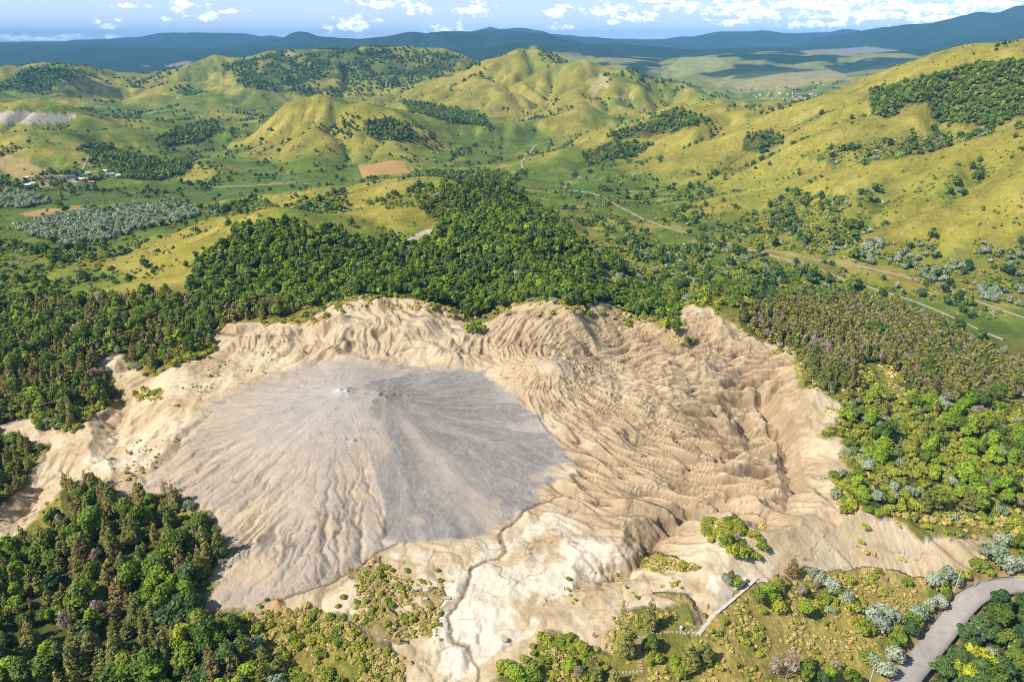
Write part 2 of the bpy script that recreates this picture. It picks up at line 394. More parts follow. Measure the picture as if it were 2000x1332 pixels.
def cone_h(x, y):
    r1 = np.hypot(x - V1P[0], y - V1P[1]); r2 = np.hypot(x - V2P[0], y - V2P[1]); r3 = np.hypot(x - V3P[0], y - V3P[1])
    h = 3.2 * np.exp(-r1 / 16) + 0.9 * np.exp(-r1 / 4) + 2.2 * np.exp(-r2 / 14) + 5.2 * np.exp(-r3 / 17) + .5 * np.exp(-r3 / 4)
    for vx, vy, vr in VENTS:
        rv2 = (x - vx) ** 2 + (y - vy) ** 2
        h = h + vr * (.9 * np.exp(-rv2 / (2.2 * vr) ** 2) - 1.5 * np.exp(-rv2 / (.8 * vr) ** 2))
    h -= 1.2 * np.exp(-(r1 / 1.1) ** 2) + 0.7 * np.exp(-(r3 / 0.9) ** 2) + 0.8 * np.exp(-(r2 / 1.0) ** 2)
    return h
def ravines(x, y):
    z = np.zeros(np.shape(x))
    for key, width, depth in (('right', 3.4, 5.5), ('mid', 4.0, 6.0), ('left', 6.0, 5.0), ('crack', 0.65, 0.7), ('fanedge', 0.8, 0.5)):
        p = RAV[key]
        sel = (x > p[:, 0].min() - 25) & (x < p[:, 0].max() + 25) & (y > p[:, 1].min() - 25) & (y < p[:, 1].max() + 25)
        if not sel.any(): continue
        wx = x[sel] + (1.6 if width > 2 else 0.7) * fbm(x[sel], y[sel], 7.0 if width > 2 else 4.0, 3, 41)
        wy = y[sel] + (1.6 if width > 2 else 0.7) * fbm(x[sel], y[sel], 7.0 if width > 2 else 4.0, 3, 47)
        d, t = seg_dist(wx, wy, p)
        taper = sstep(0, 0.12, t) * (1 - 0.8 * sstep(0.85, 1.0, t))
        w = width * (0.6 + 0.6 * taper)
        z[sel] -= depth * taper * np.clip(1 - d / w, 0, 1) ** 0.8
    return z
R0 = 52.0
_memo = {}
def where_mask(nout):
    """evaluate a relief function only where its outline covers the points, and remember the last big batch"""
    def deco(fn):
        def run(x, y):
            key = (fn.__name__, x.size, float(x.flat[0]), float(x.flat[-1]), float(y.flat[0]), float(y.flat[-1])) if x.size > 50000 else None
            if key is not None and key in _memo: return _memo[key]
            m = fn(x, y, None)
            sel = m > 0
            out = [np.zeros(x.shape) for _ in range(nout)]
            if sel.any():
                res = fn(x[sel], y[sel], m[sel])
                for o, r in zip(out, res if nout > 1 else (res,)): o[sel] = r
            out = tuple(out) if nout > 1 else out[0]
            if key is not None: _memo[key] = out
            return out
        return run
    return deco
def gully_field(x, y):
    """badlands drainage: water spreads from the small cone and bends toward the deep gully (source in a stream)"""
    dx, dy = x - V3P[0], y - V3P[1]
    r = np.hypot(dx, dy) + .5; th = np.arctan2(dy, dx)
    psi = dy + R0 * th; phi = dx + R0 * np.log(r)
    return psi, phi, r, dx, dy
@where_mask(2)
def bad_relief(x, y, bad):
    if bad is None: return poly_soft(x, y, BAD, 9.0)
    psi, phi, r, dx, dy = gully_field(x, y)
    w1 = fbm(x, y, 26, 3, 5, .55)
    q = psi + 2.6 * w1
    grow = sstep(5, 95, r) * (0.30 + 0.70 * sstep(-25, 70, dx))
    def cut(lam, seed, pw):
        n = np.abs(pnoise(q / lam, phi / 34.0 + seed, 60 + seed)) * 2.2
        return np.clip(n, 0, 1) ** pw, n
    a, na = cut(8.5, 1, .85); b, nb = cut(3.6, 4, .9); c, nc = cut(1.9, 7, 1.0)
    near = sstep(2, 14, r) * (1 - sstep(55, 120, r))
    h = bad * (grow * 7.4 * (a - .55) + (1.5 * near + 1.4 * grow) * (b - .5) + (.4 * near + .45 * grow) * (c - .5))
    flank = bad * grow * np.clip(1 - np.abs(a - .5) * 2, 0, 1)
    fl = np.abs(pnoise(phi / 1.5 + .35 * q, q / 9.0, 83)) * 2
    h = h - flank * sstep(45, 75, r) * .8 * (1 - np.clip(fl, 0, 1)) + bad * grow * .5 * fbm(x, y, 5, 3, 88)
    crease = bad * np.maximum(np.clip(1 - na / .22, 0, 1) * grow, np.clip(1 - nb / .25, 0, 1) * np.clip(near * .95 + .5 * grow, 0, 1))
    return h, crease
@where_mask(2)
def rim_relief(x, y, rim):
    if rim is None: return poly_soft(x, y, RIM, 6.0)
    wx = x + fbm(x, y, 40, 2, 8) * 16 + .2 * y; wy = y
    n1 = np.abs(pnoise(wx / 9, wy / 24, 31)) * 2.2; n2 = np.abs(pnoise(wx / 3.0, wy / 17, 33)) * 2.2; n3 = np.abs(pnoise(wx / 1.4, wy / 10, 35)) * 2.2
    big = 4.2 * fbm(x, y, 24, 3, 37, .45)
    pat = sstep(-.35, .35, fbm(x, y, 26, 2, 39))
    h = rim * (big + (.5 + 1.3 * pat) * (np.clip(n1, 0, 1) ** .85 - .5) + (.3 + .7 * pat) * (np.clip(n2, 0, 1) - .5) + .3 * (np.clip(n3, 0, 1) - .5))
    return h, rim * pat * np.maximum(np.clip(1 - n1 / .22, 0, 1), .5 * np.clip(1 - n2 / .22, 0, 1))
@where_mask(1)
def dome_rills(x, y, dome):
    """thin meandering rills down the dried mud dome; depth mask 0..1"""
    if dome is None: return poly_soft(x, y, DOME, 2.0) * (1 - poly_soft(x, y, GREY, 2.0))
    dx, dy = x - V1P[0], y - V1P[1]; r = np.hypot(dx, dy) + .5; th = np.arctan2(dy, dx)
    th = th + .045 * fbm(x, y, 22, 3, 101) + .016 * fbm(x, y, 5, 3, 103)
    L = np.log(r)
    m = 0
    for frq, r0, r1, sd in ((8, 12, 60, 0), (17, 28, 110, 3), (34, 50, 220, 6), (52, 75, 260, 9)):
        n = np.abs(pnoise(th * frq / 1.3, L * 1.5, 110 + sd))
        wd = .024 * frq / r * 14
        m = np.maximum(m, np.clip(1 - n / wd, 0, 1) * sstep(r0, r0 * 1.5, r) * (1 - sstep(r1, r1 * 1.4, r)))
    return m * dome * (.35 + .65 * sstep(35, 80, r)) * sstep(-.5, .1, fbm(x, y, 30, 2, 107))
@where_mask(1)
def flat_cracks(x, y, bare):
    """small channels winding over the bare flats"""
    if bare is None: return poly_soft(x, y, BARE, 3.0) * (1 - poly_soft(x, y, DOME, 3.0)) * (1 - poly_soft(x, y, BAD, 3.0)) * (1 - poly_soft(x, y, RIM, 3.0))
    n = np.abs(fbm(x + 3 * fbm(x, y, 9, 2, 121), y, 20, 3, 125, .45)); n2 = np.abs(fbm(x, y + 2 * fbm(x, y, 6, 2, 122), 9, 3, 127, .5))
    return bare * np.maximum(np.clip(1 - n / .035, 0, 1), .6 * np.clip(1 - n2 / .04, 0, 1)) * sstep(-.25, .2, fbm(x, y, 35, 2, 129) + .1)
def local_relief(x, y):
    hb, cb = bad_relief(x, y); hr, cr = rim_relief(x, y)
    z = hb * (1 - poly_soft(x, y, GREY, 3.0)) + hr - .32 * dome_rills(x, y) - .35 * flat_cracks(x, y)
    hole = poly_soft(x, y, BARE, 4.0) * (1 - poly_soft(x, y, DOME, 4.0))
    return z + hole * (.6 * fbm(x, y, 7, 3, 131) + (.6 + .7 * sstep(-60, -110, x)) * ridged(x, y, 16, 3, 133, .5) * .6)

def erode(z, k, cell, iters, gain, m=0.42, cap=900.0, crit=1.1, diff=0.0, eps=0.0008, fills=(0, 4), talus=None, sweeps=0):
    """stream-power erosion: drainage is followed cell by cell and cut down; over-steep banks slump"""
    H, Wd = z.shape; N = H * Wd
    k = k.ravel()
    offs = [(-1, -1, 1.41421), (-1, 0, 1), (-1, 1, 1.41421), (0, -1, 1), (0, 1, 1), (1, -1, 1.41421), (1, 0, 1), (1, 1, 1.41421)]
    def fill(z):
        zl = z.ravel().tolist(); done = bytearray(N); hp = []
        for i in range(Wd):
            for j in (0, H - 1):
                q = j * Wd + i; done[q] = 1; hp.append((zl[q], q))
        for j in range(1, H - 1):
            for i in (0, Wd - 1):
                q = j * Wd + i; done[q] = 1; hp.append((zl[q], q))
        heapq.heapify(hp); pop = heapq.heappop; push = heapq.heappush
        nb = (-Wd - 1, -Wd, -Wd + 1, -1, 1, Wd - 1, Wd, Wd + 1)
        while hp:
            h, q = pop(hp)
            for d in nb:
                r = q + d
                if 0 <= r < N and not done[r]:
                    done[r] = 1
                    if zl[r] <= h: zl[r] = h + eps
                    push(hp, (zl[r], r))
        return np.array(zl).reshape(H, Wd)
    idx = np.arange(N).reshape(H, Wd)
    acc = None
    for itn in range(iters):
        if itn in fills: z = fill(z)
        best = np.zeros((H, Wd)); rec = idx.copy(); dist = np.ones((H, Wd))
        zp = np.pad(z, 1, constant_values=1e9); ip = np.pad(idx, 1)
        jit = 1 + 0.25 * (RNG.random((H, Wd)) - .5)
        for dj, di, L in offs:
            zn = zp[1 + dj:1 + dj + H, 1 + di:1 + di + Wd]; inn = ip[1 + dj:1 + dj + H, 1 + di:1 + di + Wd]
            s = (z - zn) / (L * cell)
            s = s * (jit if L > 1 else 1.0)
            mm = s > best
            best = np.where(mm, s, best); rec = np.where(mm, inn, rec); dist = np.where(mm, L * cell, dist)
        order = np.argsort(z.ravel(), kind='stable')
        recl = rec.ravel().tolist(); ol = order.tolist()
        A = [cell * cell] * N
        for q in reversed(ol):
            r = recl[q]
            if r != q: A[r] += A[q]
        acc = np.array(A)
        F = (k * np.power(np.minimum(acc, cap), m) / dist.ravel() * gain).tolist()
        zl = z.ravel().tolist()
        for q in ol:
            r = recl[q]
            if r != q:
                f = F[q]; zl[q] = (zl[q] + f * zl[r]) / (1 + f)
        z = np.array(zl).reshape(H, Wd)
        for _ in range(sweeps):                      # banks steeper than the talus slope fall in: V-shaped gullies, sharp crests
            p = np.pad(z, 1, mode='edge')
            for dj, di, L in offs:
                z = np.minimum(z, p[1 + dj:1 + dj + H, 1 + di:1 + di + Wd] + talus * (L * cell))
        for _ in range(2 if sweeps == 0 else 0):
            p = np.pad(z, 1, mode='edge')
            lap = p[:-2, 1:-1] + p[2:, 1:-1] + p[1:-1, :-2] + p[1:-1, 2:] - 4 * z
            z = z + np.clip(lap - crit, 0, None) * 0.12 + np.clip(lap + crit, None, 0) * 0.12 + lap * diff
    return z, acc.reshape(H, Wd)

def mud_erosion():
    x, y = egx, egy
    z0 = base_h(x, y) + cone_h(x, y) + local_relief(x, y) + ravines(x, y)
    bad = poly_soft(x, y, BAD, 8.0); rim = poly_soft(x, y, RIM, 5.0); dome = poly_soft(x, y, DOME, 4.0); bare = poly_soft(x, y, BARE, 4.0)
    grey = poly_soft(x, y, GREY, 3.0)
    k = 0.002 + 0.20 * bare
    k = np.maximum(k, 0.16 * bad); k = np.maximum(k, 0.2 * rim)
    r1 = np.hypot(x - V1P[0], y - V1P[1])
    k = np.where(dome > 0.3, 0.05 + 0.20 * sstep(25, 80, r1) + 0.06 * (1 - dome), k)
    k = k * (1 - 0.93 * grey)
    r3 = np.hypot(x - V3P[0], y - V3P[1]); k = k * (0.10 + 0.90 * sstep(4, 42, r3))
    k = (k * (1 + 0.5 * fbm(x, y, 9, 2, 77))).clip(0.0005)
    zi = z0 + 0.05 * fbm(x, y, 5.0, 4, 15, .6) + 0.012 * RNG.standard_normal(x.shape)
    talus = 0.35 + 0.25 * bare + 0.40 * np.maximum(bad, rim) * (1 + .25 * fbm(x, y, 14, 2, 79))
    z, acc = erode(zi, k, EC, 12, 0.15, m=0.5, fills=(0, 5), talus=talus, sweeps=5)
    z = np.minimum(z, zi + 0.12)
    ed = np.minimum.reduce([(x - EX0), (EX1 - x), (y - EY0), (EY1 - y)])
    fade = sstep(0, 14, ed)
    return (z - z0) * fade, np.log(acc) * fade
E_DZ, E_ACC = mud_erosion()

# the grassy hills behind, and the far mountains, get their valleys and spurs the same way
class Field: pass
def hill_field(x0, x1, y0, y1, cell, seed, amp, wl, k0, iters, diff, mfun, ov=2):
    f = Field(); f.x0, f.y0, f.c = x0, y0, cell
    nx = int((x1 - x0) / cell) + 1; ny = int((y1 - y0) / cell) + 1
    x, y = np.meshgrid(x0 + np.arange(nx) * cell, y0 + np.arange(ny) * cell)
    b = base_h(x, y); e = cell
    sl = np.hypot(*np.gradient(b, cell))
    w = mfun(x, y)
    lift = sstep(1050, 1500, y) * (cell < 10)
    zi = b + amp * (1 + .8 * lift) * (0.25 + .45 * lift + sstep(0.02, 0.15, sl)) * w * (fbm(x, y, wl, 3, seed) + .5 * ridged(x, y, wl * 1.3, ov, seed + 9, .4)) + .02 * cell * RNG.standard_normal(x.shape)
    k = (k0 * w * (0.15 + .4 * lift + 0.85 * sstep(0.03, 0.14, sl)) * (1 + .5 * fbm(x, y, wl * .8, 2, seed + 3))).clip(1e-4)
    z, acc = erode(zi, k, cell, iters, cell / (cell * 16) ** 1.3, m=0.65, cap=(cell * 60) ** 2, crit=cell * 1.2, diff=diff, eps=cell * .004, fills=(0, iters // 2))
    ed = np.minimum.reduce([(x - x0), (x1 - x), (y - y0), (y1 - y)])
    dz = (np.minimum(z, zi + 2) - b); 
    wl2 = w * sstep(0, cell * 12, ed)
    f.dz = dz * wl2; f.acc = np.log(acc / cell ** 2) * wl2
    return f
def fsample(f, A, x, y):
    wx = x + f.c * (.9 * fbm(x, y, f.c * 9, 2, 21)); wy = y + f.c * (.9 * fbm(x, y, f.c * 9, 2, 25))
    h, w = A.shape
    fi = (wx - f.x0) / f.c; fj = (wy - f.y0) / f.c
    ok = (fi > 0) & (fi < w - 1) & (fj > 0) & (fj < h - 1)
    return np.where(ok, grid_sample(A, fi, fj), 0.0)
MUDZONE = npoly([(-200, 1400), (-100, 700), (150, 600), (420, 560), (700, 545), (1000, 560), (1300, 560), (1650, 600), (2100, 700), (2200, 1400)])
HILLS = hill_field(-2250, 2250, 380, 3400, 7.2, 71, 9.0, 250, 1.9, 12, 0.045, lambda x, y: 1 - poly_soft(x, y, MUDZONE, 70.0))
FARM = hill_field(-13500, 13500, 2700, 15500, 38.0, 171, 60.0, 1000, 1.8, 9, 0.02, lambda x, y: sstep(2800, 4200, y))
print('erosion done', round(time.time() - _T0, 1))

def warp(x, y):
    return (x + 0.55 * fbm(x, y, 4.5, 2, 21), y + 0.55 * fbm(x, y, 4.5, 2, 25))
def esample(A, x, y):
    return grid_sample(A, (x - EX0) / EC, (y - EY0) / EC)

def far_relief(x, y):
    near = sstep(380, 620, y)
    return fsample(HILLS, HILLS.dz, x, y) + fsample(FARM, FARM.dz, x, y) + (0.3 * fbm(x, y, 9, 2, 85) + 0.5 * fbm(x, y, 30, 2, 87)) * (0.2 + 0.8 * near)
def ground_h(x, y):
    x = np.asarray(x, np.float64); y = np.asarray(y, np.float64)
    z = base_h(x, y) + far_relief(x, y)
    inside = (x > EX0) & (x < EX1) & (y > EY0) & (y < EY1)
    if inside.any():
        xi, yi = x[inside], y[inside]
        z[inside] += cone_h(xi, yi) + local_relief(xi, yi) + ravines(xi, yi) + esample(E_DZ, xi, yi)
    return z
def hit(px, py, y0=60.0, ymax=26000.0):
    """first ground point seen through a pixel"""
    ys = np.exp(np.linspace(math.log(y0), math.log(ymax), 1400))
    xs = ys * xr(px, py)
    dz = CAM_H - ys * tdown(py) - ground_h(xs, ys)
    neg = np.nonzero(dz < 0)[0]
    if len(neg) == 0: return None
    k = neg[0]
    if k == 0: return np.array([xs[0], ys[0], float(ground_h(xs[:1], ys[:1])[0])])
    t = dz[k - 1] / (dz[k - 1] - dz[k])
    y = ys[k - 1] + t * (ys[k] - ys[k - 1]); x = y * xr(px, py)
    return np.array([x, y, float(ground_h(np.array([x]), np.array([y]))[0])])
_hc = {}
def hits(pts):
    out = []
    for p in pts:
        if p not in _hc: _hc[p] = hit(*p)
        h = _hc[p]
        if h is None: h = np.array(at_d(p[0], p[1], 15000.0))
        out.append(h)
    return np.array(out)

# ------------------------------------------------------------------ zones seen in the photograph (pixel outline + distance range in metres)
def zone_mask(px, py, Y, poly, y0, y1):
    m = in_poly(px, py, np.array(poly, float))
    return m & (Y > y0) & (Y < y1)
ZW = {}     # woods and scrub: (outline, near, far)
ZW['near_wood'] = ([(-300, 1120), (40, 1075), (120, 1010), (130, 945), (165, 925), (205, 935), (238, 978), (290, 968), (335, 962), (355, 985), (350, 1005), (385, 1018), (432, 1030), (442, 1070), (425, 1110), (380, 1170), (410, 1205), (450, 1215), (500, 1260), (540, 1290), (560, 1450), (-300, 1450)], 80, 230)
ZW['shade_wood'] = ([(-300, 845), (40, 848), (88, 880), (84, 925), (60, 965), (20, 1010), (-300, 1040)], 120, 260)
ZW['left_wood'] = ([(-300, 620), (0, 590), (60, 585), (180, 592), (260, 580), (380, 578), (450, 590), (560, 590), (600, 600), (560, 620), (440, 628), (410, 645), (412, 680), (360, 700), (300, 718), (235, 700), (196, 700), (215, 735), (236, 760), (200, 800), (140, 838), (60, 832), (-300, 820)], 190, 470)
ZW['centre_wood'] = ([(372, 578), (370, 545), (398, 505), (470, 452), (540, 432), (600, 445), (650, 452), (720, 478), (765, 466), (800, 485), (835, 470), (860, 440), (930, 415), (1000, 405), (1060, 420), (1110, 450), (1150, 490), (1186, 528), (1160, 560), (1250, 562), (1320, 585), (1322, 625), (1250, 622), (1190, 592), (1120, 602), (1050, 580), (990, 598), (930, 625), (880, 598), (760, 575), (690, 576), (640, 596), (600, 600), (540, 592), (450, 590)], 320, 680)
ZW['hilltop_wood'] = ([(860, 440), (815, 402), (865, 366), (930, 358), (1000, 366), (1080, 405), (1110, 450), (1060, 420), (1000, 405), (930, 415)], 480, 700)
ZW['pine_wood'] = ([(1440, 622), (1480, 600), (1600, 578), (1750, 602), (1850, 645), (1930, 690), (2050, 730), (2100, 760), (1900, 790), (1790, 775), (1745, 720), (1655, 700), (1680, 765), (1600, 765), (1545, 690), (1470, 655)], 230, 460)
ZW['right_scrub'] = ([(1640, 782), (1700, 772), (1780, 780), (1900, 795), (2250, 760), (2250, 1060), (1990, 1030), (1930, 1010), (1740, 1000), (1650, 988), (1615, 932), (1690, 925), (1645, 890), (1632, 835)], 140, 330)
ZW['road_trees'] = ([(1735, 1450), (1790, 1332), (1850, 1262), (1855, 1240), (1910, 1200), (1905, 1175), (1960, 1165), (2300, 1165), (2300, 1450)], 60, 190)
ZW['silver_grove'] = ([(28, 442), (100, 424), (250, 402), (360, 396), (395, 422), (330, 440), (262, 452), (200, 472), (140, 482), (60, 462)], 500, 1000)
ZW['silver_meadow'] = ([(-200, 372), (60, 376), (100, 395), (60, 405), (-200, 408)], 700, 1100)
ZW['ridge_wood'] = ([(1700, 182), (1760, 166), (1840, 142), (1910, 126), (2300, 95), (2300, 215), (1990, 228), (1950, 246), (1880, 246), (1818, 232), (1815, 198), (1770, 205), (1740, 232), (1700, 225)], 780, 1200)
ZW['far_wood'] = ([(714, 240), (760, 231), (818, 264), (800, 276), (740, 276), (715, 262)], 1300, 2100)
ZW['far_wood_b'] = ([(780, 197), (860, 207), (945, 226), (955, 246), (880, 241), (800, 217)], 1500, 2600)
ZW['village_wood'] = ([(150, 288), (190, 281), (240, 300), (300, 312), (386, 320), (378, 336), (310, 355), (238, 348), (190, 312)], 950, 1500)
ZW['village_wood_b'] = ([(300, 272), (350, 252), (420, 236), (428, 256), (388, 281), (320, 286)], 1300, 2100)
ZW['knoll_wood'] = ([(1180, 268), (1250, 244), (1322, 214), (1390, 236), (1330, 256), (1210, 276)], 1150, 1700)
ZW['knoll_wood_b'] = ([(1140, 302), (1200, 278), (1282, 282), (1240, 305), (1142, 326)], 1000, 1600)
ZW['spur_wood'] = ([(1452, 268), (1500, 254), (1535, 276), (1490, 304), (1455, 292)], 900, 1200)
ZW['road_wood'] = ([(800, 345), (870, 338), (960, 338), (1010, 352), (990, 372), (900, 352), (820, 352)], 800, 1300)
ZS = {}     # scrub: outline, near, far, share of ground covered
ZS['valley_scrub'] = ([(1180, 545), (1160, 480), (1230, 480), (1400, 478), (1600, 525), (1800, 600), (1960, 690), (1870, 655), (1750, 600), (1600, 580), (1480, 596), (1430, 620), (1320, 590), (1250, 562)], 330, 720, .62)
ZS['hill_scrub'] = ([(1480, 402), (1540, 372), (1640, 382), (1700, 420), (1720, 442), (1640, 482), (1560, 472), (1500, 442)], 560, 900, .75)
ZS['hollow_scrub'] = ([(1560, 305), (1650, 282), (1750, 270), (1860, 262), (1960, 258), (1800, 302), (1700, 318), (1620, 322)], 680, 1000, .75)
ZS['slope_scrub'] = ([(1400, 470), (1480, 440), (1600, 470), (1740, 470), (2000, 460), (2000, 600), (1800, 530), (1600, 500)], 480, 760, .5)
ZS['spur_scrub'] = ([(1640, 360), (1720, 360), (1850, 330), (2000, 290), (2000, 340), (1850, 385), (1720, 432)], 500, 820, .30)
ZS['knoll_scrub'] = ([(552, 405), (600, 390), (680, 376), (692, 412), (640, 430), (580, 430)], 560, 900, .6)
ZS['knoll_scrub_b'] = ([(400, 416), (520, 385), (545, 410), (480, 432)], 560, 900, .6)
ZS['knoll_scrub_c'] = ([(740, 400), (800, 376), (885, 358), (850, 402), (780, 432)], 560, 950, .7)
ZS['left_scrub'] = ([(-200, 440), (40, 470), (140, 490), (210, 500), (180, 560), (240, 580), (60, 585), (-200, 600)], 380, 760, .5)
ZS['road_scrub'] = ([(1240, 440), (1320, 395), (1420, 392), (1500, 430), (1440, 458), (1330, 440)], 640, 950, .35)
ZS['east_silver'] = ([(1600, 490), (1720, 470), (1980, 500), (2200, 520), (2200, 620), (1930, 590), (1800, 545), (1650, 505)], 430, 640, .3)
ZS['toe_scrub'] = ([(1080, 350), (1250, 340), (1380, 330), (1420, 300), (1470, 330), (1400, 345), (1200, 358)], 820, 1300, .3)
ZS['wash_scrub'] = ([(420, 290), (600, 270), (900, 280), (1000, 320), (900, 335), (600, 330)], 1100, 1700, .1)
ZS['range_scrub'] = ([(330, 205), (520, 190), (700, 185), (900, 175), (950, 190), (700, 215), (450, 215)], 1900, 3600, .22)
ZS['crest_scrub'] = ([(430, 130), (560, 100), (790, 94), (905, 112), (940, 130), (800, 165), (600, 190), (480, 175)], 2300, 3800, .5)
FARW = {}   # woods too far to show their trees: colour and rough texture on the hills themselves
FARW['a'] = ([(-300, 165), (0, 165), (60, 134), (160, 140), (235, 175), (245, 196), (120, 192), (20, 178), (-300, 190)], 2250, 3600)
FARW['b'] = ([(430, 125), (560, 100), (790, 94), (905, 112), (880, 135), (740, 165), (600, 185), (520, 180), (440, 160)], 2300, 4000)
FARW['c'] = ([(1000, 200), (1100, 165), (1130, 190), (1010, 215)], 9e9, 9e9)

# ------------------------------------------------------------------ ground sheets
PATHS = {
 'steps': [(1365, 1238), (1395, 1200), (1440, 1160), (1478, 1128)],
}
VERGE = hits([(1735, 1400), (1765, 1332), (1800, 1290), (1830, 1250), (1858, 1215), (1880, 1185), (1910, 1160), (1950, 1148), (2000, 1140), (2070, 1138)])[:, :2]
TRAILS = [hits(t)[:, :2] for t in ([(1225, 1104), (1262, 1118), (1300, 1126), (1370, 1120), (1440, 1113), (1480, 1105), (1515, 1082)], [(1180, 1128), (1250, 1140), (1330, 1152), (1385, 1172), (1410, 1188)], [(1500, 1110), (1478, 1128)], [(770, 1140), (795, 1190), (815, 1240), (850, 1290)])]
def lin(r, g, b):
    f = lambda c: ((c / 255 + 0.055) / 1.055) ** 2.4 if c > 10 else c / 255 / 12.92
    return np.array([f(r), f(g), f(b)])
LF = 1.42     # what a horizontal surface returns under this light; photo colours / LF = albedo
def alb(r, g, b): return lin(r, g, b) / LF

def ground_colour(x, y, z, steep):
    n = len(x)
    px, py = to_px(x, y, z)
    e = 1.0 + 0.004 * y
    jx = fbm(x, y, 14 + 0.012 * y, 3, 201) * (2.0 + 5000 / (y + 60)); jy = fbm(x, y, 14 + 0.012 * y, 3, 205) * (1.0 + 2500 / (y + 60))
    qx, qy = px + jx, py + jy
    n1 = fbm(x, y, 130 + 0.05 * y, 3, 211); n2 = fbm(x, y, 26 + 0.01 * y, 3, 215); n3 = fbm(x, y, 6, 3, 219); n6 = fbm(x, y, 70, 4, 233, .6)
    b0 = base_h(x, y)
    gx = (base_h(x + 8, y) - b0) / 8; gy = (base_h(x, y + 8) - b0) / 8
    slope = np.hypot(gx, gy)
    C = np.zeros((n, 3))
    yellow = alb(168, 157, 64); olive = alb(142, 148, 56); green = alb(112, 132, 46); straw = alb(192, 174, 92)
    w = np.clip(0.42 + 0.10 * sstep(430, 520, y) + 0.55 * n1 + 0.40 * n2 + 1.6 * (slope - 0.12) + 0.9 * np.clip(gx, -.2, .3) - 0.45 * sstep(-40, -56, z) - .35 * sstep(430, 380, y), 0, 1)  # sun-facing slopes yellower: sunlight painted into the grass colour
    C[:] = olive
    C = C + (green - C) * sstep(0.45, 0.0, w)[:, None]
    C = C + (yellow - C) * sstep(0.42, 0.8, w)[:, None]
    C = C + (straw - C) * (0.55 * sstep(0.25, 0.7, n2 + .5 * n1))[:, None]
    C = C * (1 + .22 * n6)[:, None]
    # thin dry grass round the mud field
    nr = sstep(430, 380, y) * (.75 + .25 * n2)
    C = C + (alb(158, 146, 72) * (1 + .25 * n3)[:, None] - C) * np.clip(nr, 0, 1)[:, None]
    # damp hollows of the hills stay green
    ac = fsample(HILLS, HILLS.acc, x, y)
    C = C + (alb(92, 112, 42) - C) * (0.8 * sstep(2.2, 4.2, ac + n2) * sstep(420, 650, y))[:, None]
    # far country goes darker: mixed woods and fields
    far = sstep(3000, 4200, y)
    n4 = fbm(x, y, 420, 3, 223); n5 = ridged(x, y, 330, 3, 227)
    wood = far * sstep(-0.12, 0.12, n4 + 0.25 * n5 + 1.3 * sstep(4600, 6200, y) - 0.22)
    C = C + (alb(156, 152, 84) - C) * (far * .6)[:, None]
    C = C + (alb(46, 68, 40) - C) * wood[:, None]
    for poly, y0, y1 in FARW.values():
        m = zone_mask(qx, qy, y, poly, y0, y1) * sstep(-.12, .12, fbm(x, y, 150, 4, 231, .6) + .02)
        C = C + (alb(66, 86, 36) - C) * (m * .85)[:, None]
    # under trees: litter and shade-loving herbs
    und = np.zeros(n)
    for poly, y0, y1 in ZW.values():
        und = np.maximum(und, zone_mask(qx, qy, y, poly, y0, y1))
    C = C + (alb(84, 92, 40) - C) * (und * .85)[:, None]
    for k, (poly, y0, y1, dens) in ZS.items():
        m = zone_mask(qx, qy, y, poly, y0, y1)
        C = C + (alb(118, 128, 50) - C) * (m * min(1, dens + .2) * np.clip(.5 + n2, 0, 1))[:, None]
    rv = y < 260
    if rv.any():
        dd, _ = seg_dist(x[rv], y[rv], VERGE); dd = dd + 1.2 * n3[rv]
        C[rv] = C[rv] + (alb(204, 168, 116) * (1 + .2 * n3[rv])[:, None] - C[rv]) * (np.clip((5.2 - dd) / 1.6, 0, 1) * .85)[:, None]
    def paint(poly, y0, y1, col, a=1.0):
        nonlocal C
        m = zone_mask(px + jx * .35, py + jy * .35, y, poly, y0, y1) * a
        C = C + (col - C) * m[:, None]
    # meadow, fields and bare patches of the valley
    paint([(-200, 370), (150, 362), (400, 368), (600, 360), (600, 372), (400, 395), (250, 398), (80, 408), (-200, 410)], 700, 1200, alb(96, 122, 52), .8)
    paint([(30, 420), (90, 408), (165, 402), (160, 408), (80, 424)], 600, 1100, alb(205, 165, 100), .9)
    paint([(420, 300), (560, 340), (600, 352), (540, 356), (440, 322), (360, 300)], 900, 1600, alb(112, 138, 74), .7)
    paint([(-20, 285), (60, 320), (130, 345), (90, 352), (30, 350), (-20, 320)], 900, 1500, alb(205, 172, 110), .85)
    paint([(-40, 222), (40, 216), (150, 226), (130, 240), (20, 243), (-40, 240)], 1350, 1800, alb(214, 198, 178), .9)
    paint([(1400, 345), (1470, 330), (1540, 350), (1580, 355), (1520, 385), (1400, 378)], 700, 1050, alb(168, 166, 66), .7)
    paint([(1100, 362), (1180, 362), (1170, 372), (1110, 372)], 800, 1100, alb(78, 128, 60), .8)
    paint([(60, 350), (140, 340), (160, 352), (140, 366), (60, 368)], 900, 1200, alb(196, 170, 120), .75)
    paint([(1170, 145), (1190, 152), (1186, 172), (1166, 175), (1160, 190), (1150, 175)], 1700, 2700, alb(212, 190, 140), .8)
    paint([(1195, 186), (1235, 188), (1240, 196), (1215, 194)], 1700, 2400, alb(222, 200, 150), .9)
    paint([(545, 104), (566, 100), (580, 108), (560, 116), (548, 112)], 2900, 3900, alb(200, 186, 130), .9)
    paint([(320, 130), (370, 118), (376, 124), (340, 132)], 3500, 9000, alb(190, 160, 140), .8)
    paint([(1290, 145), (1330, 112), (1400, 112), (1420, 125), (1380, 142), (1320, 152)], 2600, 5600, alb(176, 172, 100), .75)
    paint([(1420, 165), (1500, 148), (1620, 135), (1660, 150), (1560, 172), (1450, 180)], 2500, 5000, alb(188, 172, 112), .75)
